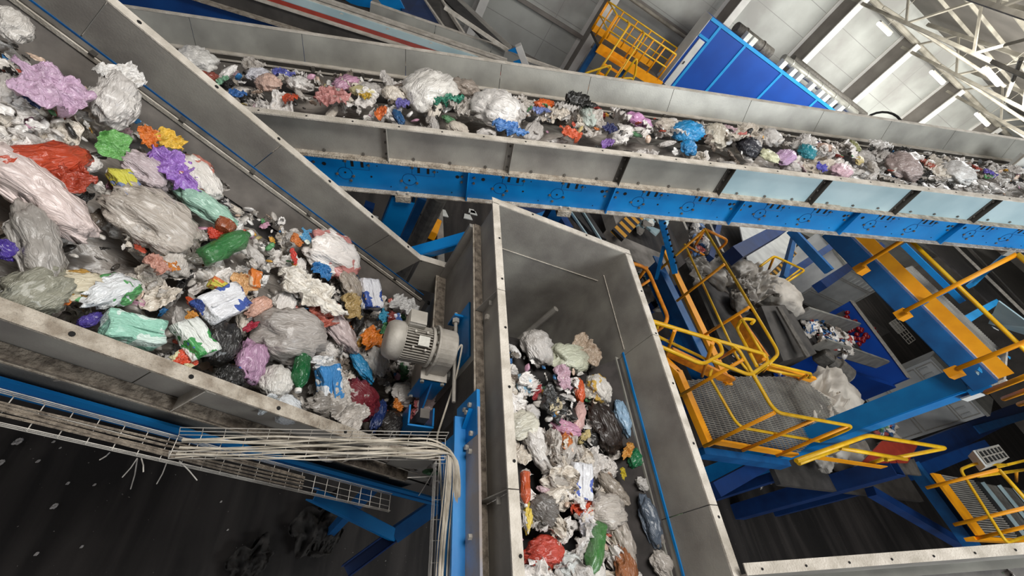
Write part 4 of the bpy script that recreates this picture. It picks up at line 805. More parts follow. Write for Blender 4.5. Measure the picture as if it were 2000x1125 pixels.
MB().box(18.55, 18.8, 6, 9.4, 2.7, 2.74).build('trim', 'cast', skip)
# small waste conveyor beyond, hazard stripes
sw = thing('belt_conveyor', 'small conveyor of blurred looking waste between blue posts under the long conveyor', 'conveyor', tuple(at(1365, 460, Z=4.0)))
w0, w1, w2_, w3 = at(1318, 425, Z=4.1), at(1368, 425, Z=4.1), at(1402, 500, Z=4.0), at(1350, 500, Z=4.0)
MB().prism([w0, w1, w2_, w3], (0, 0, .05)).build('belt', 'belt', sw); MB().beam(w0, w3, .08, .3).build('side_wall', 'galvd', sw); MB().beam(w1, w2_, .08, .3).build('side_wall', 'galvd', sw)
solo('hazard_stripe_bar', MB().beam(at(1458, 487, Z=3.4), at(1512, 448, Z=3.4), .16, .16), 'haz', 'yellow and black striped bar above the bulk bags', 'bar'); solo('hazard_stripe_bar', MB().beam(at(1500, 545, Z=2.9), at(1550, 495, Z=2.9), .16, .16), 'haz', 'yellow and black striped bar beside the blue post near the container', 'bar')
solo('floor_plate', MB().prism([at(1440, 430, Z=.8), at(1560, 440, Z=.8), at(1540, 560, Z=.8), at(1470, 560, Z=.8)], (0, 0, .05)), 'white', 'pale grey sheet surface between the blue posts under the long conveyor', 'sheet')
railing('railing', 'thin yellow loop rail between hazard bar and first white container', [[at(1485, 520, Z=4), at(1512, 500, Z=4.1), at(1572, 528, Z=4.1), at(1535, 552, Z=3.9)]], [[at(1530, 550, Z=3.7), at(1563, 526, Z=3.9)]], [(at(1500, 530, Z=3.4), at(1512, 501, Z=4.1))], r=.03)
mg = thing('yellow_railing_gate', 'yellow railing with a red sheet behind it below the big blue column', 'railing', tuple(T(1700, 880, 0)))
for pts in ([T(1555, 900, .6), T(1695, 850, .9), T(1848, 875, .9), T(1730, 898, .5)], [T(1640, 875, .6), T(1770, 897, .6)], [T(1655, 870, .3), T(1560, 905, .2)], [T(1730, 895, .3), T(1700, 905, 0)]): MB().tube(rnd(pts, .12), .032, 8).build('rail', 'yel', mg, smooth=True)
kick([T(1570, 893, 0), T(1720, 915, 0)], mg, .12)
solo('red_sheet', MB().prism([T(1680, 905, -.1), T(1720, 862, -.1), T(1790, 870, -.1), T(1770, 905, -.1)], (0, 0, .03)), 'red', 'dark red sheet behind the yellow rail below the big blue column', 'sheet')
solo('grey_step', MB().prism([T(1740, 905, -.2), T(1780, 897, -.2), T(1795, 930, -.2), T(1750, 925, -.2)], (0, 0, .05)), 'castd', 'ribbed grey metal step right of the dark red sheet', 'step')
# ================================================================ waste
def wmat(name, c, acc=None, trans=0, rough=.34, scale=3.0, c3=None):
    key = 'w_'+name
    if key in M: return M[key]
    def ds(h):
        if not h: return h
        v = [int(h[i:i+2], 16) for i in (0, 2, 4)]; g_ = sum(v)/3; return ''.join('%02x' % int(max(0, min(255, g_+(q-g_)*.86))) for q in v)
    c, acc, c3 = ds(c), ds(acc), ds(c3)
    Mx = bpy.data.materials.new('plastic_'+name); Mx.use_nodes = True; N = Mx.node_tree.nodes; L = Mx.node_tree.links
    b = N['Principled BSDF']; b.inputs['Roughness'].default_value = rough; b.inputs['Specular IOR Level'].default_value = .7; b.inputs['Coat Weight'].default_value = .35; b.inputs['Coat Roughness'].default_value = .15
    tc = N.new('ShaderNodeTexCoord'); n = N.new('ShaderNodeTexNoise'); n.inputs['Scale'].default_value = scale; n.inputs['Detail'].default_value = 3; L.new(tc.outputs['Object'], n.inputs[0])
    r = N.new('ShaderNodeValToRGB'); L.new(n.outputs[0], r.inputs[0]); L.new(r.outputs[0], b.inputs['Base Color'])
    e = r.color_ramp.elements
    if acc:
        r.color_ramp.interpolation = 'CONSTANT'; e[0].color = hx(c); e[1].position = .55; e[1].color = hx(acc)
        if c3: q = e.new(.66); q.color = hx(c3)
    else:
        k = hx(c); e[0].color = tuple(v*.8 for v in k[:3])+(1,); e[0].position = .3; e[1].color = k; e[1].position = .62
    n2 = N.new('ShaderNodeTexNoise'); mp = N.new('ShaderNodeMapping'); mp.inputs['Scale'].default_value = (1.6, 5.5, 3); mp.inputs['Rotation'].default_value = (.3, .2, .5); L.new(tc.outputs['Object'], mp.inputs[0]); n2.inputs['Scale'].default_value = 2.6; n2.inputs['Detail'].default_value = 4; n2.inputs['Distortion'].default_value = 1.2; L.new(mp.outputs[0], n2.inputs[0])
    bp = N.new('ShaderNodeBump'); bp.inputs['Strength'].default_value = .5; bp.inputs['Distance'].default_value = .08; L.new(n2.outputs[0], bp.inputs['Height']); L.new(bp.outputs[0], b.inputs['Normal'])
    if trans:
        out = N['Material Output']; t = N.new('ShaderNodeBsdfTransparent'); mx = N.new('ShaderNodeMixShader'); mx.inputs[0].default_value = trans
        L.new(b.outputs[0], mx.inputs[1]); L.new(t.outputs[0], mx.inputs[2]); L.new(mx.outputs[0], out.inputs['Surface'])
    M[key] = Mx; return Mx
def rdg(p): return 1-2*abs(noise.noise(p))
def blob(seed, sx=1, sy=.8, sz=.55, am=.42, sub=4, ruff=0):
    bm = bmesh.new(); bmesh.ops.create_icosphere(bm, subdivisions=sub, radius=1); o = V((seed*7.3, seed*3.1, -seed*5.7))
    for v in bm.verts:
        p = v.co.copy(); q = p + V((noise.noise(p*1.1+o), noise.noise(p*1.1+o+V((9, 0, 0))), noise.noise(p*1.1+o+V((0, 9, 0)))))*.5
        q2 = q + V((noise.noise(q*2.3+o), noise.noise(q*2.3-o), noise.noise(q*2.3+o*2)))*.35
        r = .58 + am*(rdg(q*1.15+o)*.6+.25) + .2*(rdg(q2*2.0+o)) + .10*rdg(q2*4.2+o) + .04*rdg(q2*8+o)
        if ruff: r += ruff*max(0, p.x)**2*(rdg(V((p.y*4, p.z*4, seed)))+.3)
        v.co = V((p.x*r*sx, p.y*r*sy, p.z*r*sz*(1 if p.z > 0 else .6)))
    me = bpy.data.meshes.new('crumpled_bag_mesh'); bm.to_mesh(me); bm.free()
    m_ = max(max(abs(v.co.x), abs(v.co.y)) for v in me.vertices)
    for v in me.vertices: v.co /= (2*m_)
    for p in me.polygons: p.use_smooth = True
    me.materials.append(None); return me
def sheet(seed, asp=.7, amp=.19, n=26, th=.012):
    v = []; f = []; o = V((seed*4.1, seed*2.3, seed))
    for s in (1, -1):
        for j in range(n+1):
            for i in range(n+1):
                u, w_ = i/n-.5, j/n-.5; a = math.atan2(w_, u); rr = (1+.5*noise.noise(V((math.cos(a)*1.6, math.sin(a)*1.6, seed*2))))*(1-.3*min(1, u*u*w_*w_*16))
                p = V((u*rr, w_*asp*rr, 0)); q = V((u*3, w_*3, 0))+o
                z = amp*(rdg(q)+.5*rdg(q*2.3+V((5, 5, 5)))+.25*rdg(q*5))
                p += V((noise.noise(q+V((3, 0, 0)))*.06, noise.noise(q+V((0, 3, 0)))*.06, z+s*th/2)); v.append(p)
    m1 = (n+1)**2
    for j in range(n):
        for i in range(n):
            a = j*(n+1)+i; f.append((a, a+1, a+n+2, a+n+1)); f.append((m1+a, m1+a+n+1, m1+a+n+2, m1+a+1))
    ed = [i for i in range(n+1)]+[j*(n+1)+n for j in range(1, n+1)]+[n*(n+1)+i for i in range(n-1, -1, -1)]+[j*(n+1) for j in range(n-1, 0, -1)]
    for i in range(len(ed)): a, b = ed[i], ed[(i+1) % len(ed)]; f.append((a, m1+a, m1+b, b))
    me = bpy.data.meshes.new('crumpled_film_mesh'); me.from_pydata([tuple(p) for p in v], [], f); me.materials.append(None)
    for p in me.polygons: p.use_smooth = True
    return me
BAGS = [blob(s, *a) for s, a in enumerate([(1, .8, .6), (1, .6, .5), (1, .95, .7), (1, .7, .45, .5), (1, .5, .45, .4, 4, .25), (1, .85, .5, .55, 4, .15)], 1)]
LONG = [blob(s, 1, .38, .35, .4) for s in (11, 12)]
SHEETS = [sheet(s, a) for s, a in ((1, .7), (2, .5), (3, .9), (4, .6))]
TINY = [blob(s, 1, .6, .4, .5, 2) for s in (21, 22, 23)]+[sheet(s, .7, .16, 7) for s in (24, 25, 26)]
def lathe_obj(name, prof, m, par=None, k=18, squash=1, crush=0, off=(0, 0, 0)):
    mb = MB(); i0 = 0
    for j, (x, r) in enumerate(prof):
        for a in range(k):
            t = 2*PI*a/k; rr = r*(1+crush*noise.noise(V((x*5, math.cos(t)*1.5, math.sin(t)*1.5)))); mb.v.append(V((x, rr*math.cos(t), rr*math.sin(t)*squash))+V(off))
    for j in range(len(prof)-1):
        for a in range(k): b = (a+1) % k; mb.f.append((j*k+a, j*k+b, (j+1)*k+b, (j+1)*k+a))
    mb.f.append(tuple(range(k-1, -1, -1))); mb.f.append(tuple((len(prof)-1)*k+a for a in range(k)))
    return mb.build(name, m, par, smooth=True)
def put(o, loc, F, s, ang, tilt=.25, rs=random):
    B = Matrix((F.d, F.y, F.n)).transposed().to_4x4()
    R_ = B @ Euler((rs.uniform(-tilt, tilt), rs.uniform(-tilt, tilt), ang)).to_matrix().to_4x4()
    R_.translation = loc; o.matrix_world = R_ @ Matrix.Scale(s, 4)
def inst(name, me, m, label, cat, group=None):
    o = bpy.data.objects.new(name, me); C.objects.link(o); o.material_slots[0].link = 'OBJECT'; o.material_slots[0].material = m
    return tag(o, label, cat, group)
def ycut(F, a, k): return k
def onheap(F, x, y, n):
    d = ray(x, y); P0 = F.o+F.n*n; s = (P0-V((0, 0, H))).dot(F.n)/d.dot(F.n); return V((0, 0, H))+d*s, s
FCb = Fr((0, 0, 4.84), (0, 1, 0), (-1, 0, 0), (0, 0, 1))
def ang_px(F, loc, deg):                    # image angle (deg, 0 = right, clockwise) to an angle in the belt plane
    def pj(p):
        q = p-V((0, 0, H)); w_ = q.dot(fw); return (q.dot(IX)/w_, q.dot(IY)/w_)
    o_ = pj(loc); a_ = pj(loc+F.d*.02); b_ = pj(loc+F.y*.02)
    A = Matrix(((a_[0]-o_[0], b_[0]-o_[0]), (a_[1]-o_[1], b_[1]-o_[1]))).inverted()
    v = A @ V((math.cos(math.radians(deg)), math.sin(math.radians(deg)))); return math.atan2(v[1], v[0])
WH = {'white': 'e6e0d8', 'grey': 'b9b0a6', 'clear': 'cfc9c0', 'beige': 'd8cbb8'}
kinds = {'bag': ('plastic_bag', 'bag'), 'film': ('plastic_film', 'film'), 'long': ('plastic_wrapper', 'wrapper'), 'scrap': ('plastic_scrap', 'scrap'), 'carton': ('food_carton', 'carton'), 'bottle': ('plastic_bottle', 'bottle'), 'tub': ('plastic_tub', 'tub')}
rs = random.Random(77)
bot_proto = {}
def bottle(key, col, cap='e8e4dc', lab=None):
    t = thing('plastic_bottle', 'x', 'bottle', (0, 0, 0))
    mb_ = wmat('bottle_'+key, col, trans=.25, rough=.15)
    lathe_obj('bottle_body', [(-.5, .05), (-.49, .13), (-.44, .15), (-.2, .145), (-.18, .135), (0, .15), (.2, .145), (.3, .12), (.38, .06), (.42, .05)], mb_, t, crush=.35)
    lathe_obj('cap', [(.42, .055), (.43, .06), (.49, .06), (.495, .05)], wmat('cap', cap), t)
    if lab: lathe_obj('bottle_label', [(-.16, .147), (.0, .156), (.14, .152)], wmat('lab_'+key, lab, 'f0ece4'), t, crush=.3)
    return t
def carton(key, a, b_, c3=None, sz=(.5, .3, .16)):
    t = thing('food_carton', 'x', 'carton', (0, 0, 0)); x, y, z = sz; mb = MB(); o_ = V((len(key), 1, 2))
    n = 8
    for k in range(2):
        pass
    bm = bmesh.new(); bmesh.ops.create_cube(bm, size=1); bmesh.ops.subdivide_edges(bm, edges=bm.edges, cuts=7, use_grid_fill=True)
    for v in bm.verts:
        p = V((v.co.x*2*x, v.co.y*2*y, v.co.z*2*z)); v.co = p + V((noise.noise(p*5+o_), noise.noise(p*5+o_*2), noise.noise(p*4+o_*3)))*.07
    me = bpy.data.meshes.new('carton_body'); bm.to_mesh(me); bm.free(); me.materials.append(wmat('ct_'+key, a, b_, c3=c3, scale=2.2, rough=.5))
    o = bpy.data.objects.new('carton_body', me); C.objects.link(o); o.parent = t
    for p in me.polygons: p.use_smooth = True
    MB().box(-x*.9, x*.9, -y*.08, y*.08, z*1.02, z*1.12).build('end_seam', wmat('ct_'+key, a), t)
    return t
def W(F, n, x, y, size, kind, col, label, acc=None, c3=None, deg=None, tr=0, place='', h=0):
    n += .04 if kind in ('bottle', 'carton', 'tub') else 0; loc, s = onheap(F, x, y, n); w_ = size/FPX*s
    key = col+(acc or '')+(c3 or '')+str(tr)
    nm, cat = kinds[kind]
    if kind == 'bottle': o = bottle(key, col, lab=acc); sc_ = w_
    elif kind == 'carton': o = carton(key, col, acc or 'f0f0f0', c3); sc_ = w_
    elif kind == 'tub':
        o = thing('plastic_tub', 'x', 'tub'); lathe_obj('tub_body', [(-.22, .3), (-.2, .32), (.2, .4), (.22, .44), (.25, .44)], wmat(key, col, acc), o, squash=.8, crush=.2); lathe_obj('rim', [(.22, .445), (.24, .46), (.26, .445)], wmat(key, col), o, squash=.8); sc_ = w_
    else:
        me = {'bag': BAGS, 'film': SHEETS, 'long': LONG, 'scrap': SHEETS}[kind]
        o = inst(nm, me[rs.randrange(len(me))], wmat(key, col, acc, tr, c3=c3, scale=2.5 if acc else 3), '', cat); sc_ = w_*1.06
    o['label'] = label; o['category'] = cat
    put(o, loc+F.n*h, F, sc_, ang_px(F, loc, deg) if deg is not None else rs.uniform(0, 6.28), .2, rs)
    if '_o' in o: del o['_o']
    return o
LB = ' on the left conveyor'
A_ITEMS = [
 (95, 190, 110, 'film', 'c9a3c0', 'lavender pink film near the top left corner'+LB, None, None, 35), (22, 50, 80, 'bag', 'd9d2c8', 'pale bag in the very top left corner'+LB),
 (5, 28, 40, 'scrap', 'e06018', 'orange scrap at the top left edge'+LB), (50, 185, 55, 'long', '10306e', 'small navy blue bag below the lavender film'+LB, None, None, 40),
 (225, 195, 130, 'bag', 'd6d0c8', 'large pale grey bag against the far wall skirt'+LB), (235, 160, 80, 'film', 'ece8e2', 'shiny white film on top of the large pale grey bag'+LB),
 (215, 288, 60, 'film', '6fb85a', 'bright leaf green film'+LB), (287, 270, 42, 'film', 'f07818', 'orange wrapper next to a yellow one near the far edge'+LB), (328, 277, 48, 'film', 'f5c030', 'golden yellow wrapper near the far edge'+LB),
 (78, 318, 190, 'long', 'c8401c', 'big red orange bag at the left edge'+LB, None, None, -12), (112, 352, 90, 'film', 'b83818', 'red fold hanging over the pale pink bag'+LB),
 (70, 378, 230, 'long', 'd9c4bd', 'very large pale pink bag below the red one'+LB, None, None, 38), (330, 338, 85, 'film', '9a66c6', 'purple film in the middle of the heap'+LB, None, None, 50),
 (287, 335, 90, 'bag', 'c4b2b4', 'mauve grey bag left of the purple film'+LB, None, None, 30),
 (248, 362, 62, 'carton', 'd8d040', 'yellow packet with blue print'+LB, '7a8ab8', None, 60), (385, 345, 105, 'bag', 'ddd6cc', 'white bag with faint red print near the far skirt'+LB, 'c87866', 'ddd6cc'),
 (402, 405, 120, 'long', '9cc8b0', 'mint green bag'+LB+', pointing down right', None, None, 40), (305, 435, 175, 'bag', 'b8ada0', 'huge beige grey bag in the centre'+LB, None, None, 30),
 (447, 478, 125, 'bottle', '3d8f48', 'big green bottle in the centre'+LB, None, None, -28), (437, 443, 44, 'tub', 'a04a20', 'rust brown tub above the green bottle'+LB), (415, 460, 34, 'scrap', 'e03818', 'vivid red scrap left of the rust brown tub'+LB),
 (455, 448, 30, 'scrap', 'f0ece8', 'clean white scrap touching the rust brown tub'+LB), (12, 488, 46, 'bag', '4a30a0', 'violet bag at the left edge'+LB),
 (70, 480, 190, 'long', 'b0a8a0', 'tall translucent grey bag at the left'+LB, None, None, 75, .2), (75, 570, 120, 'bag', 'a3a08c', 'olive grey translucent bag at lower left'+LB, None, None, None, .15),
 (152, 560, 100, 'bag', 'cfc2a4', 'cream bag stained yellow at lower left'+LB, 'b8862c', 'cfc2a4'), (131, 588, 30, 'scrap', 'f07808', 'orange scrap under the cream bag'+LB),
 (215, 570, 120, 'bag', 'dcdfe0', 'white bag printed green and blue at lower left'+LB, '58a860', 'dfe2e6'), (176, 625, 44, 'bag', '4a38a0', 'dark violet bag close to the near rim'+LB), (20, 572, 50, 'bag', '6a9cd0', 'pale blue bag at the left edge near the rim'+LB, 'e6e6e6'),
 (262, 645, 95, 'carton', '96d4ba', 'mint green folded tray near the rim'+LB, 'd6ece0', None, 10), (288, 671, 28, 'scrap', '1f88c8', 'small blue scrap under the mint green tray'+LB),
 (437, 592, 92, 'carton', 'e6e6ea', 'white carton with blue marks'+LB, '3a58b0', 'f0f0f0', -25), (377, 594, 36, 'long', 'e84a10', 'orange red wrapper left of the white carton'+LB, None, None, 55),
 (382, 662, 80, 'carton', 'e8ece4', 'white pack with green and blue stripes near the rim'+LB, '3aa04a', '3860b0', 60), (352, 702, 50, 'film', 'e84820', 'red and cream wrapper against the near rim'+LB, 'd8d0a0'),
 (430, 668, 90, 'bag', '24211f', 'black bag between two printed packs'+LB), (492, 705, 92, 'bag', 'b486a8', 'mauve pink bag near the rim'+LB), (466, 727, 36, 'scrap', '1250a8', 'cobalt blue scrap under the mauve pink bag'+LB),
 (448, 742, 60, 'bag', '1c1a18', 'black bag against the near rim under the mauve bag'+LB), (588, 718, 105, 'bottle', '0e7034', 'dark green shiny bottle'+LB+' near the rim', None, None, 100), (624, 712, 62, 'film', 'ecebe8', 'clean white curved plate right of the dark green bottle'+LB, None, None, 5),
 (644, 752, 74, 'carton', '2a86d0', 'blue and white packet below the white plate'+LB, 'e8ecf0', None, 75), (652, 500, 135, 'bag', 'e4dad2', 'big white bag with red lettering by the far skirt'+LB, 'cc8078', 'e4dad2', 20),
 (625, 532, 44, 'film', '1878c0', 'bright blue wrapper below the big white bag'+LB), (575, 470, 30, 'film', 'e07a28', 'orange scrap left of the big white bag'+LB), (600, 470, 40, 'film', '4a98c8', 'pale blue patterned wrapper above the big white bag'+LB, 'e4e8d8'),
 (570, 505, 28, 'scrap', 'e02c18', 'small bright red scrap left of the big white bag'+LB), (724, 575, 62, 'carton', 'e8e8ee', 'white pack with blue and yellow top by the far skirt'+LB, '2a52b0', 'f0b020', 80),
 (785, 601, 56, 'film', 'c8c6c2', 'silver foil ball by the far skirt'+LB), (720, 664, 54, 'film', 'ee7c0c', 'bright orange sheet left of the gearmotor'+LB), (730, 666, 22, 'scrap', 'f4f2ee', 'tiny white bar on the bright orange sheet'+LB),
 (628, 620, 70, 'film', 'c05a44', 'salmon red film above the big clear bag'+LB), (529, 630, 50, 'long', '0e6c98', 'teal blue bottle sleeve'+LB, None, None, 80), (565, 655, 140, 'bag', 'b2a8a0', 'big clear grey bag in the lower middle'+LB, None, None, None, .1),
 (662, 645, 120, 'long', 'd2bcb8', 'long pinkish clear film'+LB+' left of the orange sheet', None, None, 55, .1), (702, 782, 90, 'bag', '80202c', 'crimson bag near the rim'+LB), (640, 793, 100, 'bag', '9c948a', 'ragged grey ruffled bag on the near rim'+LB),
 (665, 800, 90, 'film', 'c8c0b6', 'pale ruffled film on the near rim'+LB), (738, 812, 70, 'long', '16306c', 'dark blue film below the crimson bag'+LB, None, None, 110), (706, 718, 76, 'long', '1f96d4', 'narrow sky blue strip'+LB, None, None, 65),
 (812, 792, 90, 'film', 'e0c8c4', 'white bag with red letters below the gearmotor'+LB, 'd06a6a', 'e4d8d4', 100), (866, 822, 44, 'film', '3a80c8', 'blue white scrap below the blue cradle'+LB, 'f0f0f4'), (772, 793, 30, 'scrap', 'e07a18', 'small orange scrap below the gearmotor'+LB),
 (592, 578, 120, 'film', 'e8e0d2', 'cream white pointed sheet with an orange corner'+LB, None, None, 40), (497, 545, 36, 'carton', 'e87820', 'small orange carton in the centre'+LB, 'd8b898'), (470, 555, 46, 'film', 'e0a868', 'peach wrapper in the centre'+LB), (430, 560, 40, 'carton', 'd8c83a', 'small yellow carton with orange print'+LB, 'e07028'),
 (538, 745, 66, 'bag', 'dcd6cc', 'white bag left of the blue and white packet'+LB), (735, 702, 76, 'bag', 'dcd8d0', 'white bag under the bright orange sheet'+LB), (760, 628, 36, 'scrap', '8a2e26', 'brown red scrap above the gearmotor'+LB), (747, 618, 26, 'scrap', '1f98c0', 'cyan scrap above the gearmotor'+LB), (772, 632, 32, 'film', '3a60a8', 'blue and white scrap touching the gearmotor'+LB, 'e8e8f0'),
 (752, 645, 34, 'film', '3a7a44', 'small dark green wrapper left of the gearmotor'+LB), (680, 600, 60, 'film', 'c0a060', 'golden tan wrapper by the far skirt'+LB), (685, 560, 70, 'bag', 'a89888', 'brownish bag by the far skirt'+LB), (520, 790, 50, 'scrap', 'dfe4e6', 'pale round lid on the near rim'+LB), (560, 800, 60, 'bag', 'e0e4e6', 'small white bag on the near rim'+LB),
 (790, 770, 70, 'bag', 'c6bfb6', 'grey white bag left of the blue cradle'+LB), (760, 830, 60, 'bag', '2a2420', 'dark bag in the corner above the cable tray'+LB), (820, 845, 50, 'bag', '4a4440', 'dark grey bag at the chute wall above the cables'+LB), (485, 640, 30, 'scrap', 'c01838', 'crimson scrap in the middle'+LB), (372, 618, 20, 'scrap', 'e09020', 'little amber scrap'+LB),
 (505, 600, 60, 'bag', 'e0a890', 'pale salmon bag in the middle'+LB), (385, 505, 60, 'bag', '6a6458', 'dull brown grey bag in the centre'+LB), (333, 520, 26, 'scrap', 'e08018', 'orange strip under the huge beige bag'+LB), (300, 520, 50, 'film', 'd0907c', 'dusky pink film under the huge beige bag'+LB),
]
UB = ' on the long upper conveyor'
B_ITEMS = [
 (388, 122, 74, 'bag', 'e6e2da', 'white bag where the left rim crosses'+UB), (402, 152, 50, 'bag', 'a04430', 'rust red bag beside the left rim'+UB), (437, 160, 24, 'scrap', '8cc8a0', 'small mint scrap near the left end'+UB), (505, 148, 56, 'bag', 'e4e2ea', 'white bag with a lilac tint near the left end'+UB),
 (525, 165, 50, 'bag', 'e0b8a4', 'peach bag near the left end'+UB), (462, 188, 32, 'scrap', '2468b8', 'cobalt scrap near the left end'+UB), (553, 152, 44, 'film', '5a60b8', 'blue violet wrapper near the left end'+UB, 'd8d4cc'), (568, 198, 36, 'scrap', 'd84a20', 'orange red strip near the left end'+UB),
 (675, 165, 62, 'bag', 'c48aa6', 'dusty pink round bag by the far skirt'+UB), (705, 180, 60, 'bag', 'ddd094', 'cream yellow bag right of the dusty pink one'+UB), (715, 192, 28, 'scrap', 'e8b818', 'golden scrap on the cream yellow bag'+UB), (650, 198, 56, 'film', 'c88078', 'dull red film left of the cream bag'+UB),
 (777, 228, 50, 'bag', '1e5a90', 'steel blue bag at the near rim'+UB), (746, 226, 42, 'film', 'f07028', 'orange wrapper left of the steel blue bag'+UB), (785, 208, 36, 'film', '6a62b8', 'violet blue wrapper above the steel blue bag'+UB), (840, 182, 120, 'bag', 'e2dcd2', 'very large white bag bulging over the middle'+UB),
 (905, 172, 70, 'bag', 'a8988a', 'brown grey bag standing against the far skirt'+UB), (868, 206, 56, 'film', '1d8a6a', 'sea green wrapper under the very large white bag'+UB), (968, 215, 100, 'bag', 'e8e2dc', 'big pure white bag left of the vivid orange one'+UB), (1062, 206, 64, 'bag', 'f06418', 'vivid orange bag'+UB),
 (1055, 222, 36, 'film', '7a8cd0', 'lilac blue wrapper under the vivid orange bag'+UB), (1125, 208, 62, 'film', '2a2826', 'black film right of the vivid orange bag'+UB), (988, 258, 60, 'film', '4a88d4', 'flat sky blue sheet at the near rim'+UB, None, None, 8), (1112, 270, 46, 'film', 'e85a2a', 'orange red wrapper at the near rim'+UB),
 (1150, 232, 76, 'bag', 'c6d2c6', 'pale greenish white bag in the middle'+UB), (1247, 238, 60, 'bag', 'd690c6', 'round orchid pink bag by the far skirt'+UB), (1342, 260, 68, 'bag', '1490d4', 'azure blue bag, tallest of the blue ones,'+UB), (1345, 290, 48, 'bag', '0e86cc', 'lower azure bag touching the near rim'+UB),
 (1300, 245, 52, 'bag', 'd2c4b2', 'beige bag left of the azure one'+UB), (1398, 265, 70, 'bag', 'ccc2ae', 'beige bag right of the azure one'+UB), (1190, 255, 26, 'scrap', '1c2460', 'navy scrap in the middle'+UB), (1185, 286, 40, 'film', '8a60b4', 'violet film at the near rim'+UB), (1462, 288, 52, 'bag', '20202c', 'black bag right of the beige ones'+UB),
 (1450, 272, 28, 'scrap', 'd06a60', 'small coral scrap above the black bag'+UB), (1533, 308, 52, 'bag', 'c49cc4', 'lilac bag at the right part'+UB), (1500, 305, 50, 'bag', 'd8d8b0', 'pale lime bag left of the lilac one'+UB), (1575, 297, 42, 'bag', '1f90a0', 'teal bag right of the lilac one'+UB),
 (1615, 292, 42, 'bag', 'dcb49c', 'peach bag right of the teal one'+UB), (1603, 330, 24, 'scrap', '5a58d0', 'small violet blue scrap at the near rim'+UB), (1642, 336, 56, 'bag', 'e6bcc8', 'baby pink bag at the near rim'+UB), (1668, 284, 34, 'bag', '9a9a60', 'olive bag by the far skirt'+UB), (1785, 312, 70, 'bag', 'd2ccc4', 'pale grey pointed bag near the right end'+UB), (1762, 328, 70, 'bag', 'a8948e', 'mauve brown bag under the pale pointed one'+UB),
 (1808, 325, 30, 'scrap', 'c05a44', 'small red scrap beside the pale pointed bag'+UB), (1868, 340, 60, 'bag', 'dedad6', 'white bag near the right end'+UB), (1928, 342, 26, 'scrap', '6a58c8', 'violet scrap at the right end'+UB), (1900, 332, 26, 'scrap', 'c0402c', 'red scrap at the right end'+UB), (1716, 290, 40, 'film', 'e6e2dc', 'white triangular sheet on the far skirt'+UB),
]
CB = ' in the chute'
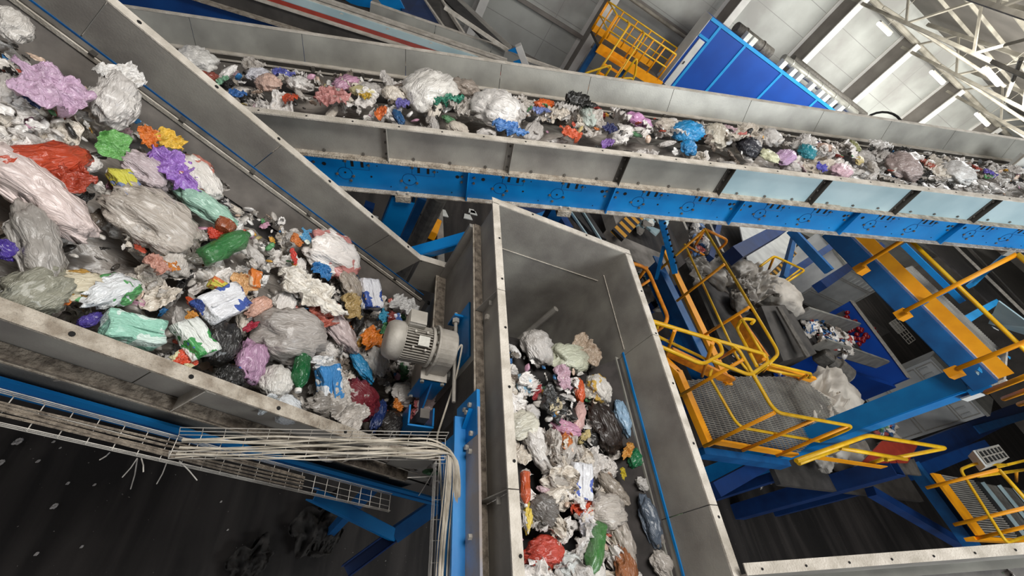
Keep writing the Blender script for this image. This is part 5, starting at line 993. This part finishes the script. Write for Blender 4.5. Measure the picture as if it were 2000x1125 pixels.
C_ITEMS = [
 (1003, 684, 40, 'bag', 'e0ddd8', 'white bag at the left end of the head pulley'+CB), (1050, 682, 80, 'bag', 'c4beb6', 'grey white bag draped over the head pulley'+CB), (1112, 700, 100, 'bag', 'cdd0b6', 'pale green bag draped over the head pulley'+CB), (1140, 688, 60, 'film', 'c0a890', 'tan film flapping off the head pulley'+CB),
 (1024, 748, 50, 'bag', '98c8e6', 'light blue and white bag near the head pulley'+CB, 'eef0f4', None, 90), (1045, 770, 30, 'scrap', 'c03038', 'small red scrap beside the light blue bag'+CB), (1092, 738, 56, 'film', 'd0a8b8', 'pale pink film near the head pulley'+CB, None, None, 75), (1132, 765, 56, 'long', 'ee5a20', 'orange strip in the middle'+CB, None, None, 80), (1130, 815, 70, 'long', 'e0b0a8', 'salmon and white wrapper below the orange strip'+CB, None, None, 100),
 (1022, 830, 80, 'bag', 'd2ccb8', 'cream bag at the left side'+CB), (1100, 835, 75, 'bag', 'cc8aa6', 'rose pink bag'+CB), (1075, 790, 50, 'film', 'd8c8a0', 'pale yellow wrapper'+CB), (1182, 835, 100, 'bag', '33261f', 'big dark brown bag'+CB, None, None, 60), (1170, 760, 60, 'bag', 'e0dad0', 'white bag right of the orange strip'+CB, 'e8b848', 'e0dad0'),
 (1245, 892, 62, 'bag', '128048', 'emerald green bag against the right skirt'+CB), (1223, 880, 36, 'film', 'f0a840', 'pale orange sheet left of the emerald bag'+CB), (1215, 815, 80, 'long', '9cc4e4', 'shredded light blue film along the right skirt'+CB, None, None, 75), (1050, 880, 100, 'bag', 'd6d0c8', 'large white bag at the left side'+CB), (1110, 880, 80, 'bag', 'c0b8ae', 'grey bag left of the dark brown one'+CB),
 (1135, 940, 66, 'carton', 'e8e8ec', 'white packet printed blue and yellow'+CB, '4a62c0', 'e8c83a', 85), (1134, 990, 44, 'film', 'ee4a14', 'bright orange red piece below the printed packet'+CB), (1140, 1025, 48, 'film', 'e6e4ea', 'white pointed piece below the orange red one'+CB), (1062, 1080, 100, 'bag', 'cc3a24', 'big tomato red bag at the bottom left'+CB), (1162, 1075, 110, 'bottle', '4c9444', 'light green bottle at the bottom'+CB, None, None, 105),
 (1026, 955, 66, 'bottle', 'ee5a1c', 'orange bottle with pale cap standing at the left wall'+CB, None, None, 90), (1030, 1010, 60, 'long', 'e6c43a', 'yellow and white wrapper at the left wall'+CB, 'eee6e0', None, 90), (1200, 960, 90, 'bag', 'a89c8c', 'beige brown bag left of the pale one'+CB), (1262, 950, 76, 'bag', 'd0ccc6', 'pale bag under the emerald one'+CB), (1302, 1005, 70, 'film', '8cb884', 'pale green crinkled film at the right skirt'+CB),
 (1340, 1080, 52, 'film', 'f0a010', 'golden orange crinkled wrapper at the right skirt'+CB), (1322, 1058, 40, 'film', '9a1a12', 'dark red crinkled wrapper beside the golden one'+CB), (1270, 1020, 100, 'long', '5c6a7c', 'slate blue film streak at the right side'+CB, None, None, 70), (1215, 1050, 110, 'long', 'b8aca0', 'long beige film in the lower middle'+CB, None, None, 70), (1220, 1105, 80, 'bag', 'a86030', 'brown orange bag at the bottom'+CB), (1090, 940, 70, 'bag', 'b0a69c', 'grey beige bag above the red one'+CB), (1215, 925, 22, 'scrap', 'e8d020', 'tiny yellow scrap'+CB), (1110, 1105, 60, 'bag', 'd8dcd8', 'small white bag left of the light green bottle'+CB), (1300, 1110, 80, 'bag', 'c2b8ae', 'grey bag at the bottom right'+CB),
 (1185, 1000, 90, 'bag', 'c8beb2', 'beige white bag in the lower middle'+CB), (1060, 1000, 70, 'bag', '6a625c', 'dull grey bag above the tomato red one'+CB), (1290, 1065, 80, 'long', '8a847c', 'dark grey stringy film beside the golden wrapper'+CB, None, None, 65),
]
for it in A_ITEMS: W(FA, -.15, *it[:6], **dict(zip(('acc', 'c3', 'deg', 'tr'), it[6:])))
for it in B_ITEMS: W(FB, -.06, *it[:6], **dict(zip(('acc', 'c3', 'deg', 'tr'), it[6:])))
for it in C_ITEMS: W(FCb, .17 if it[1] > 720 else .09, *it[:6], **dict(zip(('acc', 'c3', 'deg', 'tr'), it[6:])))
# fill between the singled out pieces
FILL = [('white', 'f4eee6', 14, 0), ('grey', 'ccc3b8', 7, 0), ('clear', 'e2dcd4', 9, .25), ('beige', 'e2d6c4', 6, 0), ('brown', '7a6a5c', 2, 0), ('black', '2a2725', 2, 0), ('pink', 'd8b4ba', 1.2, 0), ('orange', 'e07828', .55, 0), ('red', 'b8382c', .5, 0), ('blue', '2f6fb4', .6, 0), ('green', '5f9c68', .6, 0), ('yellow', 'e0c880', .7, 0)]
wts = [f[2] for f in FILL]
def fill(n, F, fy, fn, a0, a1, smin, smax, where, wh):
    for k in range(n):
        c = rs.choices(FILL, wts)[0]; a = rs.uniform(a0, a1); y0_, y1_ = fy(a); y = rs.uniform(y0_, y1_); nn = fn(a, y)
        kd = rs.choices(['bag', 'film', 'long', 'paper'], [22, 27, 28, 23])[0]; small = c[2] < 2
        if kd == 'paper' and c[0] not in ('white', 'grey', 'beige', 'brown'): kd = 'long'
        me = {'bag': BAGS, 'film': SHEETS, 'long': LONG, 'paper': SHEETS}[kd]; nm, cat = {'bag': ('plastic_bag', 'bag'), 'film': ('plastic_film', 'film'), 'long': ('plastic_wrapper', 'wrapper'), 'paper': ('crumpled_paper', 'paper')}[kd]
        o = inst(nm, me[rs.randrange(len(me))], wmat('f_'+c[0], c[1], None, c[3]), ('crumpled piece of %s %s filling the waste %s' if kd == 'paper' else 'small crumpled %s plastic %s filling the waste %s') % (c[0], cat, where), cat, '%s %s pieces %s' % (c[0], cat, wh))
        put(o, F(a, y, nn), F, rs.uniform(smin, smax)*(.6 if small else 1), rs.uniform(0, 6.28), .6, rs)
def fyA(a): return (1.12, 2.5)
def fnA(a, y): t = (y-1.05)/1.6; return -.47+.24*math.sin(PI*min(1, max(0, t)))+rs.uniform(-.05, .04)
fill(420, FA, fyA, fnA, -3.6, 1.0, .10, .26, 'on the left conveyor', 'on the left conveyor')
def fyB(a): return (3.44, 4.42)
def fnB(a, y): t = (y-3.3)/1.25; return -.33+.22*math.sin(PI*min(1, max(0, t)))+rs.uniform(-.06, .06)
fill(270, FB, fyB, fnB, -5.0, 4.9, .15, .32, 'on the long upper conveyor', 'on the long upper conveyor')
def fyC(a): return (-2.34, -1.2)
def fnC(a, y): t = (-y-1.15)/1.25; e = max(0, a-1.85); return .03+.13*math.sin(PI*min(1, max(0, t)))*(1 if a < 1.8 else .4)-e*e*1.5
fill(170, FCb, fyC, fnC, -.9, 1.75, .15, .3, 'in the chute', 'in the chute')
# small fragments, uncountable
def bits(n, F, fy, fn, a0, a1, label, lift):
    pal = ['e8e4de', 'cfc8be', 'b0a89e', '8a8278', '4a443e', '26221f', 'd8b8a0', 'c04830', '2c78b8', '58a060', 'e0a030', 'c890a8']
    cols = rs.choices(pal, [8, 8, 7, 5, 4, 5, 2, 1, 1, 1, 1, 1], k=n); v = []; f = []; mi = []
    for k in range(n):
        a = rs.uniform(a0, a1); y0_, y1_ = fy(a); y = rs.uniform(y0_, y1_); me = rs.choice(TINY); s = rs.uniform(.03, .085); base = F(a, y, fn(a, y)+lift)
        R_ = (Matrix((F.d, F.y, F.n)).transposed() @ Euler((rs.uniform(-1, 1), rs.uniform(-1, 1), rs.uniform(0, 6.3))).to_matrix())*s
        i0 = len(v); v += [tuple(base+R_ @ q.co) for q in me.vertices]; f += [tuple(i0+i for i in p.vertices) for p in me.polygons]; mi += [pal.index(cols[k])]*len(me.polygons)
    me = bpy.data.meshes.new('waste_fragments'); me.from_pydata(v, [], f)
    for c in pal: me.materials.append(wmat('b_'+c, c))
    me.polygons.foreach_set('material_index', mi); me.polygons.foreach_set('use_smooth', [True]*len(f))
    o = bpy.data.objects.new('waste_fragments', me); C.objects.link(o); return tag(o, label, 'waste', kind='stuff')
bits(1500, FA, lambda a: (1.1, 2.6), fnA, -3.6, 1.0, 'small mixed scraps of waste between the bags on the left conveyor', .05)
bits(800, FB, lambda a: (3.34, 4.5), fnB, -5, 4.9, 'small mixed scraps of waste between the bags on the long upper conveyor', .04)
bits(450, FCb, fyC, fnC, -.9, 1.75, 'small mixed scraps of waste between the bags in the chute', .03)
# bedding layer of flattened waste under the pieces
def bed(F, a0, a1, y0, y1, fn, label, m):
    mb = MB(); na = int((a1-a0)/.05); ny = int(abs(y1-y0)/.05)
    for i in range(na+1):
        for j in range(ny+1):
            a = a0+(a1-a0)*i/na; y = y0+(y1-y0)*j/ny; mb.v.append(F(a, y, fn(a, y)-.05+.05*rdg(V((a*4, y*4, 0)))))
    for i in range(na):
        for j in range(ny): k = i*(ny+1)+j; mb.f.append((k, k+1, k+ny+2, k+ny+1))
    o = mb.build('waste_layer', m, None, smooth=True); return tag(o, label, 'waste', kind='stuff')
def fq(fn):
    return lambda a, y: fn(a, y)
Mw = wmat('bed', 'a39a90'); rn = random.Random(1)
bed(FA, -3.65, 1.05, 1.1, 2.5, lambda a, y: -.56+.2*math.sin(PI*min(1, max(0, (y-1.05)/1.6))), 'flattened grey waste layer under the pieces on the left conveyor', Mw)
bed(FB, -5.0, 5.0, 3.34, 4.4, lambda a, y: -.46+.2*math.sin(PI*min(1, max(0, (y-3.3)/1.25))), 'flattened grey waste layer under the pieces on the long upper conveyor', Mw)
# ================================================================ bulk bags and other waste heaps at lower right
def heap(pts, label_fn, group, m, name='bulk_bag', cat='bag'):
    for k, (x, y, z, s, mm_, lab) in enumerate(pts):
        o = inst(name, (SHEETS[k % 4] if k % 3 == 1 else BAGS[(k*3+3) % len(BAGS)]), M[mm_], lab, cat, None); s = s*1.2 if k % 3 == 1 else s; put(o, at(x, y, Z=z), WF, s, rs.uniform(0, 6.28), .5, rs)
dk = thing('bag_deck', 'dark steel deck under the off white bulk bags', 'deck', (9.5, 2.9, 0))
MB().box(8.6, 14.2, 1.9, 4.3, 2.45, 2.55).build('deck_plate', 'hood', dk)
for x, y in ((8.8, 2.1), (12.2, 2.1), (8.8, 4.1), (12.2, 4.1)): MB().box(x-.08, x+.08, y-.08, y+.08, 0, 2.45).build('leg', 'navyd', dk)
heap([(1385, 530, 3.7, 1.35, 'plasticbag', 'largest grey bulk bag behind the yellow railing, top left'), (1425, 565, 3.7, 1.1, 'plasticbag', 'grey bulk bag hanging in front of the largest one'), (1448, 530, 3.7, 1.0, 'plasticbag', 'round grey bulk bag in the middle of the row'), (1440, 590, 3.4, .8, 'plasticbag', 'dark creased bulk bag below the middle one'),
      (1475, 560, 3.6, 1.0, 'plasticbag', 'grey bulk bag with a rolled top right of the middle'), (1512, 580, 3.6, 1.4, 'bulkw', 'pale bulk bag next to the dark hood'), (1535, 568, 3.7, .9, 'bulkw', 'small pale bulk bag at the right end of the row'), (1350, 520, 3.7, .7, 'plasticbag', 'small grey bag at the left end of the row'), (1490, 600, 3.4, 1.0, 'plasticbag', 'flat grey bag under the pale one by the hood')], None, None, None)
heap([(1622, 788, 3.1, 2.2, 'bulkw', 'off white creased bulk bag, biggest one beside the grated landing'), (1565, 832, 3.1, 2.0, 'bulkw', 'off white creased bulk bag slumped at the landing corner'), (1650, 790, 3.1, 1.1, 'plasticbag', 'greyish torn bulk bag right of the biggest off white one'), (1592, 812, 3.2, 1.6, 'bulkw', 'off white bulk bag with a black strap'), (1535, 825, 3.3, .9, 'plasticbag', 'small grey bulk bag at the edge of the landing'),
      (1640, 870, 2.9, 1.3, 'bulkw', 'off white bulk bag below the big blue column'), (1600, 890, 2.9, 1.0, 'plasticbag', 'grey bulk bag under the low yellow rail'), (1710, 850, 2.6, 1.3, 'bulkw', 'pale bulk bag with colourful waste on top'), (1680, 880, 2.8, .9, 'bulkw', 'pale bulk bag beside the red sheet'), (1260, 560, 3.0, 1.0, 'plasticbag', 'grey bag lying beside the chute corner'), (1270, 575, 3.0, .8, 'plasticbag', 'smaller grey bag below the one at the chute corner')], None, None, None)
def mini(n, cx, cy, sx, sy, z, label, group, cols, s0=.1, s1=.3, slope=None):
    for k in range(n):
        x, y = cx+rs.uniform(-1, 1)*sx, cy+rs.uniform(-1, 1)*sy
        if slope: y = cy+(x-cx)*slope+rs.uniform(-1, 1)*sy
        c = rs.choice(cols); o = inst('waste_piece', rs.choice(TINY+SHEETS[:1]), wmat('f_'+c[0], c[1]), label % c[0], 'waste', group % c[0]); put(o, at(x, y, Z=z+rs.uniform(0, .12)), WF, rs.uniform(s0, s1), rs.uniform(0, 6), .8, rs)
CO = [(f[0], f[1]) for f in FILL if f[0] not in ('clear',)]
mini(90, 1615, 655, 46, 18, 3.15, 'small %s piece of waste on the hooded conveyor', '%s waste pieces on the hooded conveyor', [CO[0], CO[0], CO[1], CO[3], CO[7], CO[8]], .14, .4, .55)
mini(46, 1361, 462, 16, 32, 4.15, 'small %s piece of waste on the small conveyor between the blue posts', '%s waste pieces on the small conveyor', [CO[0], CO[0], CO[1], CO[3], CO[4], CO[7], CO[8]], .12, .34)
mini(30, 1252, 548, 14, 12, 3.1, 'small %s piece of waste beside the chute corner', '%s waste pieces beside the chute corner', [CO[0], CO[3], CO[9], CO[4]], .12, .3)
mini(24, 1725, 838, 14, 10, 3.3, 'small %s piece of waste on the pale bulk bag', '%s waste pieces on the pale bulk bag', [CO[0], CO[7], CO[9], CO[8]], .14, .34)
mini(26, 1470, 935, 30, 14, .1, 'small %s scrap on the dark floor right of the chute rim', '%s scraps on the dark floor', [CO[1], CO[9], CO[4]], .1, .24)
mini(10, 1478, 745-30, 50, 20, 3.85, 'small %s scrap on the black belt by the landing', '%s scraps on the black belt', [CO[0], CO[1]], .05, .12)
mini(7, 1970, 1119, 18, 4, 6.0, 'small %s waste piece on the bottom right conveyor', '%s waste pieces on the bottom right conveyor', [CO[0], CO[8], CO[9]], .05, .12)
for (x, y, s_) in [(36, 863, .22), (0, 905, .2), (107, 989, .16), (133, 944, .09), (75, 901, .1), (160, 1068, .08), (185, 947, .08), (432, 980, .07), (445, 1035, .06), (72, 1082, .1), (105, 863, .08), (118, 875, .06)]:
    o = inst('floor_scrap', TINY[4], wmat('f_white', 'e2dcd4'), 'tiny pale scrap on the dark floor at the lower left', 'scrap', 'scraps on the lower left floor'); put(o, at(x, y, Z=.02), WF, s_*.45, 1, .1, rs)
for (x, y, s_, lb) in [(625, 1030, 1.0, 'dull torn sheet lying in the dark left of the brace joint'), (640, 1050, .6, 'smaller dull torn sheet below the larger one'), (490, 1100, .7, 'dull crumpled bag lying on the dark floor near the bottom')]:
    o = inst('dirty_film', SHEETS[0], M['dull'], lb, 'film'); put(o, at(x, y, Z=.08), WF, s_*.8, 1, .1, rs)
# white square plate at right edge of conveyor B
wp = thing('sensor_plate', 'pale rectangular plate on the right edge of the long upper conveyor', 'plate', tuple(at(1990, 325, Y=4.4)))
MB().prism([at(1976, 325, Y=4.4), at(2001, 303, Y=4.4), at(2030, 330, Y=4.4), at(2003, 352, Y=4.4)], (0, .06, 0)).build('plate', 'ac', wp); MB().tube([at(1976, 325, Y=4.39), at(2001, 303, Y=4.39), at(2030, 330, Y=4.39), at(2003, 352, Y=4.39), at(1976, 325, Y=4.39)], .015, 6).build('rim', 'dustr', wp)
# tidy: names of helper properties out
for o in list(bpy.data.objects):
    if '_o' in o: del o['_o']
